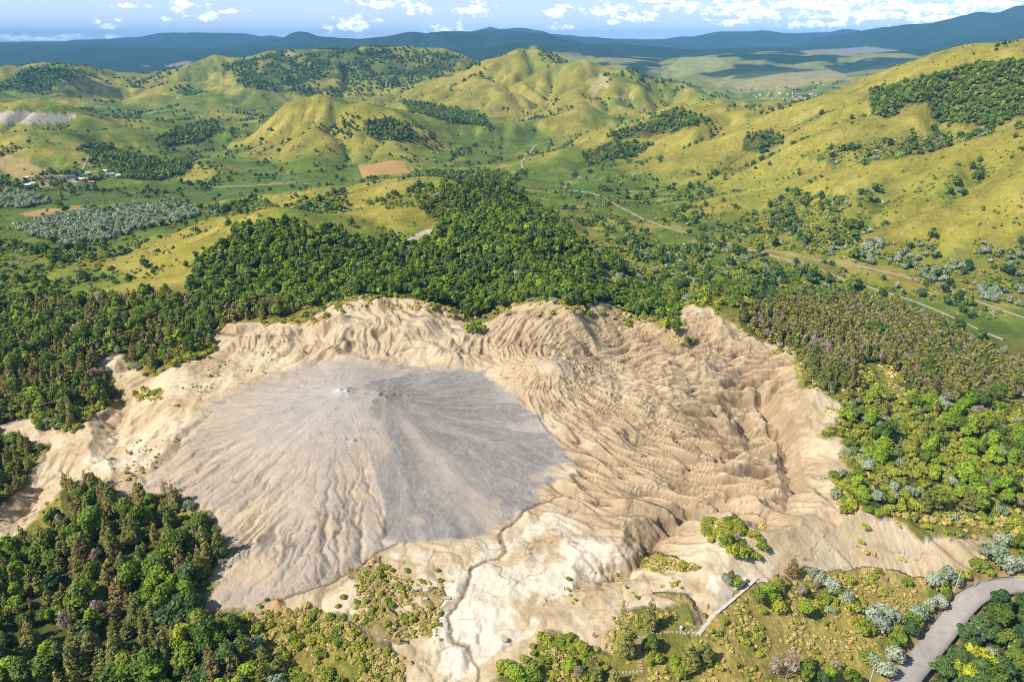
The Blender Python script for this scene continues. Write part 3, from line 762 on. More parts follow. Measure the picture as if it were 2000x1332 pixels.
    paint([(1560, 100), (1700, 92), (1760, 100), (1660, 106), (1580, 108)], 4000, 7500, alb(176, 164, 140), .8)
    paint([(1750, 200), (1760, 176), (1768, 178), (1760, 202)], 800, 1200, alb(205, 165, 95), .6)
    paint([(790, 470), (815, 455), (850, 445), (852, 452), (825, 462), (800, 482)], 400, 800, alb(206, 190, 168), .9)
    paint([(1350, 415), (1420, 395), (1450, 400), (1400, 422)], 640, 950, alb(196, 160, 80), .5)
    # ---- the bare mud country
    near = y < 430
    bare = np.zeros(n); mud = np.zeros(n)
    if near.any():
        xs, ys = x[near], y[near]
        # fuzzy outline
        fx = xs + 2.2 * fbm(xs, ys, 8, 3, 301); fy = ys + 2.2 * fbm(xs, ys, 8, 3, 305)
        B = poly_soft(fx, fy, BARE, 1.2); D = poly_soft(xs + .6 * n3[near], ys, DOME, 2.0); Gm = poly_soft(fx * .7 + xs * .3 + 3 * fbm(xs, ys, 24, 2, 303), fy * .7 + ys * .3 + 3 * fbm(xs, ys, 24, 2, 304), GREY, 0.8)
        BA = poly_soft(fx, fy, BAD, 6.0); RI = poly_soft(fx, fy, RIM, 5.0)
        r1 = np.hypot(xs - V1P[0], ys - V1P[1]); a1 = np.arctan2(ys - V1P[1], xs - V1P[0])
        r2 = np.hypot(xs - V2P[0], ys - V2P[1]); a2 = np.arctan2(ys - V2P[1], xs - V2P[0])
        r3 = np.hypot(xs - V3P[0], ys - V3P[1])
        m1 = fbm(xs, ys, 18, 4, 311); m2 = fbm(xs, ys, 4, 3, 315); m3 = fbm(xs, ys, 1.6, 2, 317)
        tan = alb(228, 202, 160); sand = alb(242, 220, 182); pale = alb(262, 248, 222); brown = alb(206, 178, 138)
        c = np.tile(tan, (len(xs), 1))
        c = c + (sand - c) * sstep(-0.1, 0.5, m1 + .4 * m2)[:, None]
        c = c + (brown - c) * (0.7 * sstep(0.1, 0.6, -m1 + .4 * m2))[:, None]
        # salt-bleached flats
        qxn, qyn = qx[near], qy[near]
        for poly, a in (([(880, 1120), (960, 1080), (1060, 990), (1130, 980), (1300, 1010), (1310, 1030), (1240, 1050), (1240, 1100), (1100, 1160), (1030, 1230), (960, 1300), (880, 1332), (840, 1300), (870, 1200)], .75),
                        ([(760, 1075), (830, 1080), (900, 1100), (900, 1200), (870, 1300), (800, 1290), (850, 1180), (780, 1100)], .55),
                        ([(1060, 905), (1120, 910), (1110, 930), (1070, 925)], .8),
                        ([(1340, 1000), (1450, 990), (1460, 1010), (1380, 1015)], .9),
                        ([(1370, 1120), (1440, 1110), (1520, 1080), (1510, 1110), (1420, 1190), (1380, 1170)], .7),
                        ([(130, 890), (260, 850), (350, 850), (330, 880), (260, 930), (180, 915)], .45)):
            m = in_poly(qxn, qyn, np.array(poly, float)) * a * sstep(-.35, .25, m1 + .5 * m2 + .2)
            c = c + (pale - c) * m[:, None]
        # ridged badlands: tan to brown, greyer toward the rim
        c = c + (alb(232, 204, 164) - c) * (BA * .75)[:, None]
        c = c + (alb(232, 206, 168) - c) * (RI * .6)[:, None]
        c = c + (alb(206, 178, 142) - c) * (BA * sstep(.15, .6, fbm(xs, ys, 30, 2, 323)))[:, None]
        c = c + (alb(214, 196, 176) - c) * (.5 * np.exp(-(r3 / 8) ** 2))[:, None]
        # dried mud dome with radial stains
        dome = alb(206, 188, 165)
        rs = fbm(np.cos(a1) * 14, np.sin(a1) * 14 + 40, 1.0, 4, 331) + .5 * m2
        c = c + (dome + np.outer(rs * .05, [1, .95, .85]) - c) * D[:, None]
        c = c + (alb(218, 194, 162) - c) * (D * sstep(30, 60, r1) * sstep(0.0, .5, m1 + .4 * rs))[:, None]
        gry = alb(198, 188, 176)
        c = c + (gry - c) * (D * np.clip(sstep(46, 8, r1 + 14 * rs), 0, 1) * .85)[:, None]
        c = c + (alb(236, 236, 238) - c) * (D * np.exp(-(r1 / 5) ** 2) * sstep(-.2, .5, rs + .3 * m3))[:, None]
        # fresh grey mud
        aw = a2 + .07 * fbm(xs, ys, 34, 2, 345) + .022 * fbm(xs, ys, 8, 3, 346)
        ga = fbm(aw * 26, np.log(r2 + 2) * 1.6, 1.0, 4, 341); gb = fbm(aw * 4.5, np.log(r2 + 4) * 1.1, 1.0, 3, 343)
        ge = fbm(aw * 70, np.log(r2 + 2) * 4.0, 1.0, 3, 349)
        gcol = np.outer(1 + .15 * ga + .17 * ge + .10 * gb + .12 * m3 + .05 * m2, alb(172, 164, 154))
        band = np.exp(-((aw + 1.02) / .10) ** 2) * sstep(8, 22, r2) * sstep(125, 70, r2)
        gcol = gcol + (alb(204, 188, 172) - gcol) * np.clip(sstep(.2, .6, gb + .3 * m1) * .5 + band * .75, 0, 1)[:, None]
        gcol = gcol + (alb(206, 190, 165) - gcol) * (sstep(.35, .75, fbm(xs, ys, 16, 3, 347)) * sstep(45, 75, r2) * .7)[:, None]
        gcol = gcol + (alb(156, 144, 134) - gcol) * (.55 * np.exp(-((aw + 1.62) / .16) ** 2) * sstep(2, 15, r2))[:, None]
        c = c + (gcol - c) * Gm[:, None]
        hole = np.zeros(len(xs))
        for hx, hy, hr in VENTS:
            hole = np.maximum(hole, np.exp(-(((xs - hx) ** 2 + (ys - hy) ** 2) / hr ** 2)))
        c = c + (alb(84, 80, 78) - c) * (hole * .8)[:, None]
        # rill beds: crack shadow painted into the colour, with some damper silt
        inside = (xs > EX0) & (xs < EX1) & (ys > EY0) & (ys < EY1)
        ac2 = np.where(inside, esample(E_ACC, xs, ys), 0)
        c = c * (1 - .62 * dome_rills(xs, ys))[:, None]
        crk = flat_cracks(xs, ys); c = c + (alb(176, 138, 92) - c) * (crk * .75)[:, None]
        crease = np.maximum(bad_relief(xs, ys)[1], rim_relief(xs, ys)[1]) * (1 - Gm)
        c = c + (alb(86, 62, 38) - c) * np.clip(crease * 1.1, 0, .95)[:, None]  # gully creases darkened: painted shade together with moist soil
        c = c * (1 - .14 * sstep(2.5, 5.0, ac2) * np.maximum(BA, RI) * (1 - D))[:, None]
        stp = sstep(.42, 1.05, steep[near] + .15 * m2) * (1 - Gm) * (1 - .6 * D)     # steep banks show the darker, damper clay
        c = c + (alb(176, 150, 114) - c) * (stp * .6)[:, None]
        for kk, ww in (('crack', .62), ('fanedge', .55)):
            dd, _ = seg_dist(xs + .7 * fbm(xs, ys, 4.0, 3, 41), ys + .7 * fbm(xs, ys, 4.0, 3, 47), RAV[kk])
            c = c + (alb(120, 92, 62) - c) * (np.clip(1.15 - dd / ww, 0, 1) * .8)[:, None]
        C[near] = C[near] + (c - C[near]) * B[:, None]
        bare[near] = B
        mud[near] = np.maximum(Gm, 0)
        TR = []
        for tp in TRAILS:
            dd, _ = seg_dist(xs + .8 * m2, ys, tp); TR.append(np.clip((1.5 - dd) / .7, 0, 1))
        TR = np.max(TR, 0)
        # dry tussock patches over the bare flats
        for poly, col, a in (([(690, 1120), (740, 1090), (760, 1120), (775, 1160), (860, 1140), (862, 1170), (840, 1240), (760, 1250), (700, 1210)], alb(172, 148, 84), .85),
                             ([(400, 1210), (500, 1215), (620, 1190), (700, 1230), (790, 1290), (760, 1400), (480, 1400), (560, 1290)], alb(168, 152, 78), .8),
                             ([(1255, 1090), (1310, 1085), (1365, 1105), (1340, 1112), (1260, 1116)], alb(160, 140, 56), .85),
                             ([(1480, 1130), (1560, 1115), (1720, 1110), (1800, 1140), (1760, 1230), (1700, 1260), (1650, 1340), (1640, 1400), (1250, 1400), (1260, 1330), (1370, 1240), (1410, 1190)], alb(190, 166, 92), .9),
                             ([(1300, 1165), (1360, 1160), (1390, 1190), (1380, 1205), (1320, 1180)], alb(168, 150, 66), .8),
                             ([(1640, 985), (1740, 1000), (1900, 1010), (1880, 1022), (1780, 1012), (1700, 1000)], alb(150, 146, 60), .8)):
            m = in_poly(qxn, qyn, np.array(poly, float)) * a * sstep(-.45, .0, m1 + .6 * m2 + .15)
            C[near] = C[near] + (col * (1 + .25 * m3)[:, None] - C[near]) * m[:, None]
            bare[near] *= (1 - m)
        C[near] = C[near] + (alb(240, 218, 180) - C[near]) * (TR * .8)[:, None]; bare[near] = np.maximum(bare[near], TR)
    return np.clip(C, 0.005, 0.9), bare, mud


def smooth_mesh(name, V, quads, mat, col=None, extra=()):
    me = bpy.data.meshes.new(name)
    me.vertices.add(len(V)); me.vertices.foreach_set('co', np.ascontiguousarray(V, np.float32).ravel())
    q = np.ascontiguousarray(quads, np.int32)
    me.loops.add(q.size); me.loops.foreach_set('vertex_index', q.ravel())
    me.polygons.add(len(q)); me.polygons.foreach_set('loop_start', np.arange(0, q.size, q.shape[1], dtype=np.int32))
    me.polygons.foreach_set('use_smooth', np.ones(len(q), bool))
    if col is not None:
        at = me.attributes.new('tone', 'FLOAT_COLOR', 'POINT')
        at.data.foreach_set('color', np.concatenate([col, np.ones((len(V), 1))], 1).astype(np.float32).ravel())
    for nm, arr in extra:
        at = me.attributes.new(nm, 'FLOAT', 'POINT'); at.data.foreach_set('value', arr.astype(np.float32))
    me.materials.append(mat)
    me.update(calc_edges=True)
    o = bpy.data.objects.new(name, me); COL.objects.link(o)
    return o
def fan(y0, y1, k, cols, tmax, mat, name):
    rows = int(math.log((y1 + KY) / (y0 + KY)) / k) + 1
    ys = np.exp(np.linspace(math.log(y0 + KY), math.log(y1 + KY), rows)) - KY
    side = int(cols * .04); wide = np.linspace(1, 2.1 if y0 < 100 else 2.4, side + 1)[1:] ** 1.3 * tmax       # dense where it shows, wide enough for any turn of the head
    t = np.concatenate([-wide[::-1], np.linspace(-tmax, tmax, cols - 2 * side), wide])
    Y = np.repeat(ys, cols); X = (Y + 120) * np.tile(t, rows)
    Z = ground_h(X, Y)
    zz = Z.reshape(rows, cols); dzx = np.gradient(zz, axis=1) / (np.gradient(X.reshape(rows, cols), axis=1)); dzy = np.gradient(zz, axis=0) / np.gradient(Y.reshape(rows, cols), axis=0)
    C, bare, mud = ground_colour(X, Y, Z, np.hypot(dzx, dzy).ravel())
    i = np.arange(rows * cols).reshape(rows, cols)
    q = np.stack([i[:-1, :-1], i[:-1, 1:], i[1:, 1:], i[1:, :-1]], -1).reshape(-1, 4)
    o = smooth_mesh(name, np.stack([X, Y, Z], 1), q, mat, C, (('bare', bare), ('mud', mud)))
    o['kind'] = 'structure'
    return o

def material(name):
    m = bpy.data.materials.new(name); m.use_nodes = True
    g = G(m.node_tree)
    bs = m.node_tree.nodes['Principled BSDF']
    bs.inputs['Specular IOR Level'].default_value = 0.15
    bs.inputs['Roughness'].default_value = 0.9
    return m, g, bs

def ground_material():
    m, g, bs = material('ground')
    tone = g.attr('tone').outputs['Color']; bare = g.attr('bare').outputs['Fac']; mud = g.attr('mud').outputs['Fac']
    geo = g.node('ShaderNodeNewGeometry'); P = geo.outputs['Position']
    flat = g.vmath('MULTIPLY', P, (1, 1, 0.35))
    grit = g.noise(flat, 2.6, 4, .75); fine = g.noise(flat, 1.1, 4, .68); mid = g.noise(flat, 0.22, 5, .62); big = g.noise(flat, 0.035, 5, .62)
    grass = g.math('SUBTRACT', 1.0, bare)
    f = g.math('ADD', g.math('MULTIPLY', g.math('SUBTRACT', fine, .5), .8), g.math('ADD', g.math('MULTIPLY', g.math('SUBTRACT', mid, .5), .8), g.math('MULTIPLY', g.math('SUBTRACT', big, .5), .8)))
    f = g.math('ADD', f, g.math('MULTIPLY', g.math('SUBTRACT', grit, .5), .55))
    amt = g.math('ADD', g.math('MULTIPLY', grass, 1.4), g.math('MULTIPLY', bare, .6))
    val = g.math('ADD', 1.0, g.math('MULTIPLY', f, amt))
    col = g.mix(1.0, tone, val, 'MULTIPLY')
    # tussock speckle in the grass
    speck = g.ramp(g.noise(flat, 0.55, 5, .7), .50, .66)
    col = g.mix(g.math('MULTIPLY', g.math('MULTIPLY', speck, grass), .55), col, g.mix(1.0, col, (.50, .60, .5, 1), 'MULTIPLY'))
    # cattle-trod terracettes and dry streaks
    st = g.noise(g.vmath('MULTIPLY', P, (.02, .02, .55)), 1.0, 4, .6)
    col = g.mix(g.math('MULTIPLY', g.ramp(st, .52, .68), g.math('MULTIPLY', grass, .35)), col, g.mix(1.0, col, (1.25, 1.12, .95, 1), 'MULTIPLY'))
    g.l.new(col, bs.inputs['Base Color'])
    h = g.math('ADD', g.math('MULTIPLY', fine, g.math('ADD', .28, g.math('MULTIPLY', grass, .35))), g.math('MULTIPLY', mid, .6))
    h = g.math('ADD', h, g.math('MULTIPLY', grit, .22))
    h = g.math('ADD', h, g.math('MULTIPLY', big, g.math('MULTIPLY', grass, 4.5)))
    b = g.node('ShaderNodeBump'); b.inputs['Strength'].default_value = 1.0; b.inputs['Distance'].default_value = 0.6
    g.l.new(h, b.inputs['Height']); g.l.new(b.outputs[0], bs.inputs['Normal'])
    rough = g.ramp(mud, 0, 1, .95, .62); g.l.new(rough, bs.inputs['Roughness'])
    return m
GROUND_MAT = ground_material()
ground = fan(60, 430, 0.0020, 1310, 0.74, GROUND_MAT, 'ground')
hills = fan(427, 26000, 0.0070, 690, 0.88, GROUND_MAT, 'hills')
hills.location.z = -0.05
LOWEST = min(min(c[2] for c in o.bound_box) for o in (ground, hills)); HIGHEST = max(max(c[2] for c in o.bound_box) for o in (ground, hills))
print('heights', LOWEST, HIGHEST)
print('ground done', round(time.time() - _T0, 1))

# ------------------------------------------------------------------ plants
def leaf_material(name, c1, c2, gloss=.25):
    m, g, bs = material(name)
    oi = g.node('ShaderNodeObjectInfo')
    tint = g.attr('tint').outputs['Fac']
    c = g.mix(oi.outputs['Random'], (*c1, 1), (*c2, 1))
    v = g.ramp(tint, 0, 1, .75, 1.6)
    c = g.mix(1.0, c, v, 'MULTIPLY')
    g.l.new(c, bs.inputs['Base Color']); bs.inputs['Roughness'].default_value = .6
    bs.inputs['Specular IOR Level'].default_value = gloss
    tr = g.node('ShaderNodeBsdfTranslucent'); g.l.new(g.mix(1.0, c, (1.1, 1.15, .6, 1), 'MULTIPLY'), tr.inputs[0])
    mx = g.node('ShaderNodeMixShader'); mx.inputs[0].default_value = .30
    g.l.new(bs.outputs[0], mx.inputs[1]); g.l.new(tr.outputs[0], mx.inputs[2])
    g.l.new(mx.outputs[0], m.node_tree.nodes['Material Output'].inputs[0])
    return m
def bark_material(name, c):
    m, g, bs = material(name)
    geo = g.node('ShaderNodeNewGeometry')
    n = g.noise(geo.outputs['Position'], 6, 3)
    g.l.new(g.mix(n, (c[0] * .6, c[1] * .6, c[2] * .6, 1), (c[0] * 1.3, c[1] * 1.3, c[2] * 1.3, 1)), bs.inputs['Base Color'])
    return m
BARK = bark_material('bark', (.13, .095, .07)); DEADWOOD = bark_material('dead_wood', (.30, .23, .21))
LM = {
 'broadleaf': leaf_material('broadleaf', (.080, .140, .016), (.200, .250, .028)),
 'fresh': leaf_material('fresh_leaves', (.170, .280, .018), (.320, .380, .030)),
 'pine': leaf_material('pine_needles', (.165, .185, .042), (.300, .270, .070)),
 'brownpine': leaf_material('browning_needles', (.190, .155, .055), (.310, .215, .082)),
 'silver': leaf_material('silver_leaves', (.230, .280, .170), (.380, .405, .290)),
 'bush': leaf_material('bush_leaves', (.165, .225, .024), (.370, .360, .042)),
 'olivebush': leaf_material('dry_bush_leaves', (.42, .36, .12), (.58, .46, .16)),
 'dead': leaf_material('withered_leaves', (.360, .255, .195), (.400, .300, .260)),
 'yellow': leaf_material('yellow_leaves', (.36, .40, .03), (.46, .44, .03)),
 'darkgreen': leaf_material('dark_leaves', (.050, .105, .030), (.110, .170, .042)),
}
def leaf_cloud(rng, n, lobes, size, flat=.35, up=.35):
    """leaf-sized quads over the shells of several lobes: (centre, radii)"""
    vol = np.array([l[1][0] * l[1][1] for l in lobes]); pk = rng.choice(len(lobes), n, p=vol / vol.sum())
    d = rng.standard_normal((n, 3)); d /= np.linalg.norm(d, axis=1, keepdims=True)
    d[:, 2] = np.where(d[:, 2] < -.35, -d[:, 2], d[:, 2])
    cen = np.array([l[0] for l in lobes])[pk]; rad = np.array([l[1] for l in lobes])[pk]
    rr = (1 - .45 * rng.random(n) ** 2 + .38 * (rng.random(n) < .12) * rng.random(n))[:, None]
    c = cen + d * rad * rr
    nrm = d + rng.standard_normal((n, 3)) * .55; nrm[:, 2] += up; nrm /= np.linalg.norm(nrm, axis=1, keepdims=True)
    a = np.cross(nrm, rng.standard_normal((n, 3))); a /= np.linalg.norm(a, axis=1, keepdims=True); b = np.cross(nrm, a)
    s = size * (.6 + .8 * rng.random(n))[:, None]
    v = np.stack([c - a * s - b * s * .55, c + a * s * .25 - b * s * .75, c + a * s + b * s * .45, c - a * s * .3 + b * s * .8], 1).reshape(-1, 3)
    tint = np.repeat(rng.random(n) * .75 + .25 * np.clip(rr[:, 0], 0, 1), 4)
    return v, np.arange(4 * n).reshape(-1, 4), tint
def lobes_for(kind, rng, r, h):
    L = []
    if kind in ('pine', 'brownpine'):
        z0 = h * .16; tiers = 6
        for t in range(tiers):
            f = t / (tiers - 1); zz = z0 + (h * .95 - z0) * f; rad = r * (1.0 - .72 * f ** 1.25) * rng.uniform(.85, 1.1)
            k = max(1, int(round(5 * (1 - f) + 1)))
            for q in range(k):
                a = 2 * PI * (q / k) + rng.uniform(-.5, .5)
                L.append(((math.cos(a) * rad * .55 * (k > 1), math.sin(a) * rad * .55 * (k > 1), zz + rng.uniform(-.25, .25)), (rad * .52, rad * .52, h * .085)))
    elif kind in ('bush', 'olivebush'):
        for q in range(7):
            a = rng.uniform(0, 2 * PI); d = r * .6 * math.sqrt(rng.uniform(0, 1)); q2 = r * rng.uniform(.38, .6)
            L.append(((math.cos(a) * d, math.sin(a) * d, h * rng.uniform(.25, .6)), (q2, q2, h * rng.uniform(.3, .45))))
    else:
        for q in range(9):
            a = rng.uniform(0, 2 * PI); f = rng.uniform(0, 1); d = r * .62 * math.sqrt(rng.uniform(0.05, 1)); q2 = r * rng.uniform(.34, .52)
            L.append(((math.cos(a) * d, math.sin(a) * d, h * (.34 + .44 * f * (1 - .35 * d / r))), (q2, q2, q2 * .85)))
        L.append(((0, 0, h * .78), (r * .5, r * .5, h * .2)))
    return L
def tube(pts, rads, sides=6):
    V = []; F = []
    pts = [np.array(p, float) for p in pts]
    for i, (p, r) in enumerate(zip(pts, rads)):
        t = pts[min(i + 1, len(pts) - 1)] - pts[max(i - 1, 0)]; t /= np.linalg.norm(t) + 1e-9
        a = np.cross(t, (0.3, .9, .1)); a /= np.linalg.norm(a); b = np.cross(t, a)
        for k in range(sides):
            an = 2 * PI * k / sides
            V.append(p + r * (math.cos(an) * a + math.sin(an) * b))
    for i in range(len(pts) - 1):
        for k in range(sides):
            F.append((i * sides + k, i * sides + (k + 1) % sides, (i + 1) * sides + (k + 1) % sides, (i + 1) * sides + k))
    return V, F
def trunk_geo(rng, r, h, bush=False, dead=False):
    V = []; F = []
    def add(p, q):
        v, f = tube(p, q, 5); o = len(V); V.extend(v); F.extend([tuple(i + o for i in x) for x in f])
    if bush:
        for k in range(5):
            a = 2 * PI * k / 5 + rng.uniform(-.4, .4)
            add([(0, 0, -.3), (math.cos(a) * r * .25, math.sin(a) * r * .25, h * .3), (math.cos(a) * r * .55, math.sin(a) * r * .55, h * .6)], [.07, .05, .02])
        return V, F
    lean = rng.uniform(-.04, .04, 2) * h
    add([(0, 0, -.6), (lean[0] * .3, lean[1] * .3, h * .3), (lean[0], lean[1], h * .62), (lean[0] * 1.2, lean[1] * 1.2, h * .9)], [.028 * h, .022 * h, .014 * h, .005 * h])
    for k in range(14 if dead else 6):
        a = rng.uniform(0, 2 * PI); z = h * rng.uniform(.25, .85 if dead else .65); L = r * rng.uniform(.55, 1.0) * (1.15 - .6 * z / h)
        m = (math.cos(a) * L * .5, math.sin(a) * L * .5, z + L * .22); e = (math.cos(a + .2) * L, math.sin(a + .2) * L, z + L * .55)
        add([(0, 0, z), m, e], [.010 * h, .007 * h, .002 * h])
        if dead:
            for s_ in (-.6, .5):
                add([m, (m[0] + math.cos(a + s_) * L * .4, m[1] + math.sin(a + s_) * L * .4, m[2] + L * .25)], [.005 * h, .0015 * h])
    return V, F
def mk(name, V, F, mats, tint=None, fm=None, smooth=True):
    me = bpy.data.meshes.new(name)
    V = np.asarray(V, np.float32); q = np.asarray(F, np.int32)
    me.vertices.add(len(V)); me.vertices.foreach_set('co', V.ravel())
    me.loops.add(q.size); me.loops.foreach_set('vertex_index', q.ravel())
    me.polygons.add(len(q)); me.polygons.foreach_set('loop_start', np.arange(0, q.size, 4, dtype=np.int32))
    for m in mats: me.materials.append(m)
    if fm is not None: me.polygons.foreach_set('material_index', np.asarray(fm, np.int32))
    if tint is not None:
        at = me.attributes.new('tint', 'FLOAT', 'POINT'); at.data.foreach_set('value', np.asarray(tint, np.float32))
    me.update(calc_edges=True)
    return me
#            radius height leaf-size  leaves at three distances
KIND = {'broadleaf': (3.6, 8.0, .36), 'fresh': (3.0, 6.6, .33), 'darkgreen': (3.6, 7.0, .36), 'pine': (2.2, 7.8, .26), 'brownpine': (2.2, 7.8, .26), 'silver': (2.3, 3.6, .24),
        'bush': (1.7, 2.1, .23), 'olivebush': (1.2, 1.0, .22), 'dead': (2.1, 6.2, .20), 'yellow': (2.0, 3.4, .24)}
LEAVES = {'broadleaf': 1500, 'fresh': 1300, 'darkgreen': 1500, 'pine': 1400, 'brownpine': 1000, 'silver': 1000, 'bush': 650, 'olivebush': 300, 'dead': 300, 'yellow': 600}
NVAR = 4
CROWN = {}; TRUNK = {}; LOD = {}
for kind, (r, h, ls) in KIND.items():
    for v in range(NVAR):
        rng = np.random.default_rng(sum(map(ord, kind)) * 10 + v)
        rr, hh = r * rng.uniform(.88, 1.12), h * rng.uniform(.88, 1.12)
        L = lobes_for(kind, rng, rr, hh)
        bushy = kind in ('bush', 'olivebush', 'silver', 'yellow')
        tv, tf = trunk_geo(rng, rr, hh, bushy, kind == 'dead')
        TRUNK[kind, v] = mk('trunk', tv, tf, [DEADWOOD if kind == 'dead' else BARK])
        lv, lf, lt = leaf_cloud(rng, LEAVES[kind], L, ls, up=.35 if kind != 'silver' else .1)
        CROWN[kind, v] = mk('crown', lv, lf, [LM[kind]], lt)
        for lod, (share, grow) in enumerate(((.45, 1.45), (.14, 2.5), (.055, 3.9))):
            lv, lf, lt = leaf_cloud(rng, max(14, int(LEAVES[kind] * share)), L, ls * grow, up=.35)
            vv = np.concatenate([lv, np.array(tv)]); ff = np.concatenate([lf, np.array(tf) + len(lv)])
            LOD[kind, v, lod] = mk('plant', vv, ff, [LM[kind], DEADWOOD if kind == 'dead' else BARK], np.concatenate([lt, np.full(len(tv), .5)]), [0] * len(lf) + [1] * len(tf))

PLANTS = []      # rows: x, y, kind, scale, zone
KINDS = list(KIND)
def kidx(k): return KINDS.index(k)
def frame_ok(px, py, m=280): return (px > -m) & (px < 2000 + m) & (py > -50) & (py < 1332 + m)
def scatter(zone, poly, y0, y1, spacing, mix, size=(.75, 1.2), cover=1.0, clump=30.0, seed=0, jit=5.0):
    pp = np.array(poly, float)
    xl = max(abs(xr(pp[:, 0].min(), 300)), abs(xr(pp[:, 0].max(), 300)))
    r0 = xr(max(pp[:, 0].min(), -200), 400) ; r1 = xr(min(pp[:, 0].max(), 2200), 400)
    xa, xb = min(r0 * y0, r0 * y1) * 1.25 - 30, max(r1 * y0, r1 * y1) * 1.25 + 30
    gx, gy = np.meshgrid(np.arange(xa, xb, spacing), np.arange(y0, y1, spacing))
    rg = np.random.default_rng(seed + 500)
    x = gx.ravel() + rg.uniform(-.5, .5, gx.size) * spacing * .95; y = gy.ravel() + rg.uniform(-.5, .5, gx.size) * spacing * .95
    z = base_h(x, y); px, py = to_px(x, y, z)
    ok = frame_ok(px, py) & (px > pp[:, 0].min() - 30) & (px < pp[:, 0].max() + 30) & (py > pp[:, 1].min() - 45) & (py < pp[:, 1].max() + 45)
    x, y = x[ok], y[ok]
    z = ground_h(x, y); px, py = to_px(x, y, z)
    jx = fbm(x, y, 12 + .01 * y, 3, 401) * jit * 250 / (y + 60) * 4; jy = fbm(x, y, 12 + .01 * y, 3, 405) * jit * 250 / (y + 60) * 2
    ok = in_poly(px + jx, py + jy, pp) & frame_ok(px, py)
    if cover < 1:
        th = fbm(x, y, clump, 3, 411 + seed)
        ok &= (th + rg.uniform(-.3, .3, len(x))) > np.interp(cover, [0, .1, .3, .5, .75, 1], [1.0, .52, .25, .02, -.3, -1.2])
    x, y, z = x[ok], y[ok], z[ok]
    ks = list(mix); p = np.array([mix[k] for k in ks], float)
    # kinds grow in drifts
    pat = np.stack([fbm(x, y, 22, 2, 421 + 13 * i + seed) * 1.5 + np.log(p[i] / p.sum() + 1e-6) - np.log(-np.log(rg.uniform(1e-6, 1 - 1e-6, len(x)))) * .8 for i in range(len(ks))], 1) if len(x) else np.zeros((0, len(ks)))
    pick = pat.argmax(1) if len(x) else np.zeros(0, int)
    sc = rg.uniform(*size, len(x))
    for i in range(len(x)):
        PLANTS.append((x[i], y[i], z[i], ks[pick[i]], sc[i], zone))
def zsc(zone, spacing, mix, **kw):
    d = ZW.get(zone) or ZS[zone]
    if len(d) > 3: kw.setdefault('cover', d[3])
    scatter(zone, d[0], d[1], d[2], spacing, mix, seed=sum(map(ord, zone)), **kw)
WOOD = {'broadleaf': .62, 'fresh': .2, 'darkgreen': .18}
zsc('near_wood', 3.6, {'pine': .46, 'brownpine': .12, 'broadleaf': .18, 'fresh': .10, 'silver': .03, 'dead': .05, 'bush': .14, 'darkgreen': .03}, size=(.45, 1.2), cover=.9, clump=14)
zsc('shade_wood', 3.7, {'pine': .45, 'broadleaf': .25, 'brownpine': .1, 'bush': .2, 'dead': .04}, size=(.5, 1.05))
zsc('left_wood', 3.5, {'pine': .50, 'brownpine': .15, 'broadleaf': .2, 'fresh': .06, 'dead': .07, 'bush': .06}, size=(.45, 1.1), cover=.82, clump=22)
zsc('centre_wood', 3.5, {'broadleaf': .58, 'fresh': .26, 'darkgreen': .18, 'pine': .05, 'bush': .06}, size=(.36, .9), cover=.82, clump=24)
zsc('hilltop_wood', 3.3, {'bush': .62, 'broadleaf': .25, 'darkgreen': .12, 'fresh': .06}, size=(.4, .85), cover=.86, clump=16)
zsc('pine_wood', 3.2, {'pine': .78, 'dead': .17, 'broadleaf': .05, 'silver': .02, 'brownpine': .02}, size=(.5, 1.05), cover=.95, clump=12)
zsc('right_scrub', 2.4, {'bush': .62, 'fresh': .07, 'silver': .06, 'olivebush': .16, 'broadleaf': .05, 'pine': .03, 'dead': .01}, size=(.45, 1.1), cover=.95)
zsc('road_trees', 4.6, {'darkgreen': .6, 'broadleaf': .2, 'fresh': .1, 'silver': .07}, size=(.75, 1.05))
zsc('silver_grove', 4.0, {'silver': .8, 'bush': .2}, size=(.6, 1.5), cover=.85, clump=18)
zsc('silver_meadow', 5.5, {'silver': .85, 'bush': .15}, size=(1.1, 1.6), cover=.7)
zsc('ridge_wood', 5.4, {'broadleaf': .7, 'fresh': .25, 'silver': .06}, size=(.6, 1.1))
for z_ in ('far_wood', 'far_wood_b', 'village_wood', 'village_wood_b', 'road_wood'): zsc(z_, 6.2, WOOD, size=(.6, 1.15), cover=.9)
for z_ in ('knoll_wood', 'knoll_wood_b', 'spur_wood'): zsc(z_, 5.5, WOOD, size=(.5, .95), cover=.72)
SCR = {'bush': .72, 'broadleaf': .06, 'silver': .09, 'olivebush': .12, 'darkgreen': .05}
for z_, sp in (('valley_scrub', 4.2), ('hill_scrub', 4.6), ('hollow_scrub', 5.0), ('slope_scrub', 4.6), ('spur_scrub', 6.0), ('knoll_scrub', 4.8), ('knoll_scrub_b', 4.8), ('knoll_scrub_c', 4.8), ('left_scrub', 4.6), ('road_scrub', 5.5), ('toe_scrub', 8.0), ('wash_scrub', 9.0), ('range_scrub', 13.0)):
    if z_ == 'range_scrub': zsc('crest_scrub', 15.0, {'darkgreen': .5, 'broadleaf': .6}, size=(1.0, 1.8), clump=120)
    zsc(z_, sp * .74, SCR, size=(.5, 1.25), clump=20)
zsc('east_silver', 4.6, {'silver': .85, 'bush': .3}, size=(1.0, 1.6), clump=25)
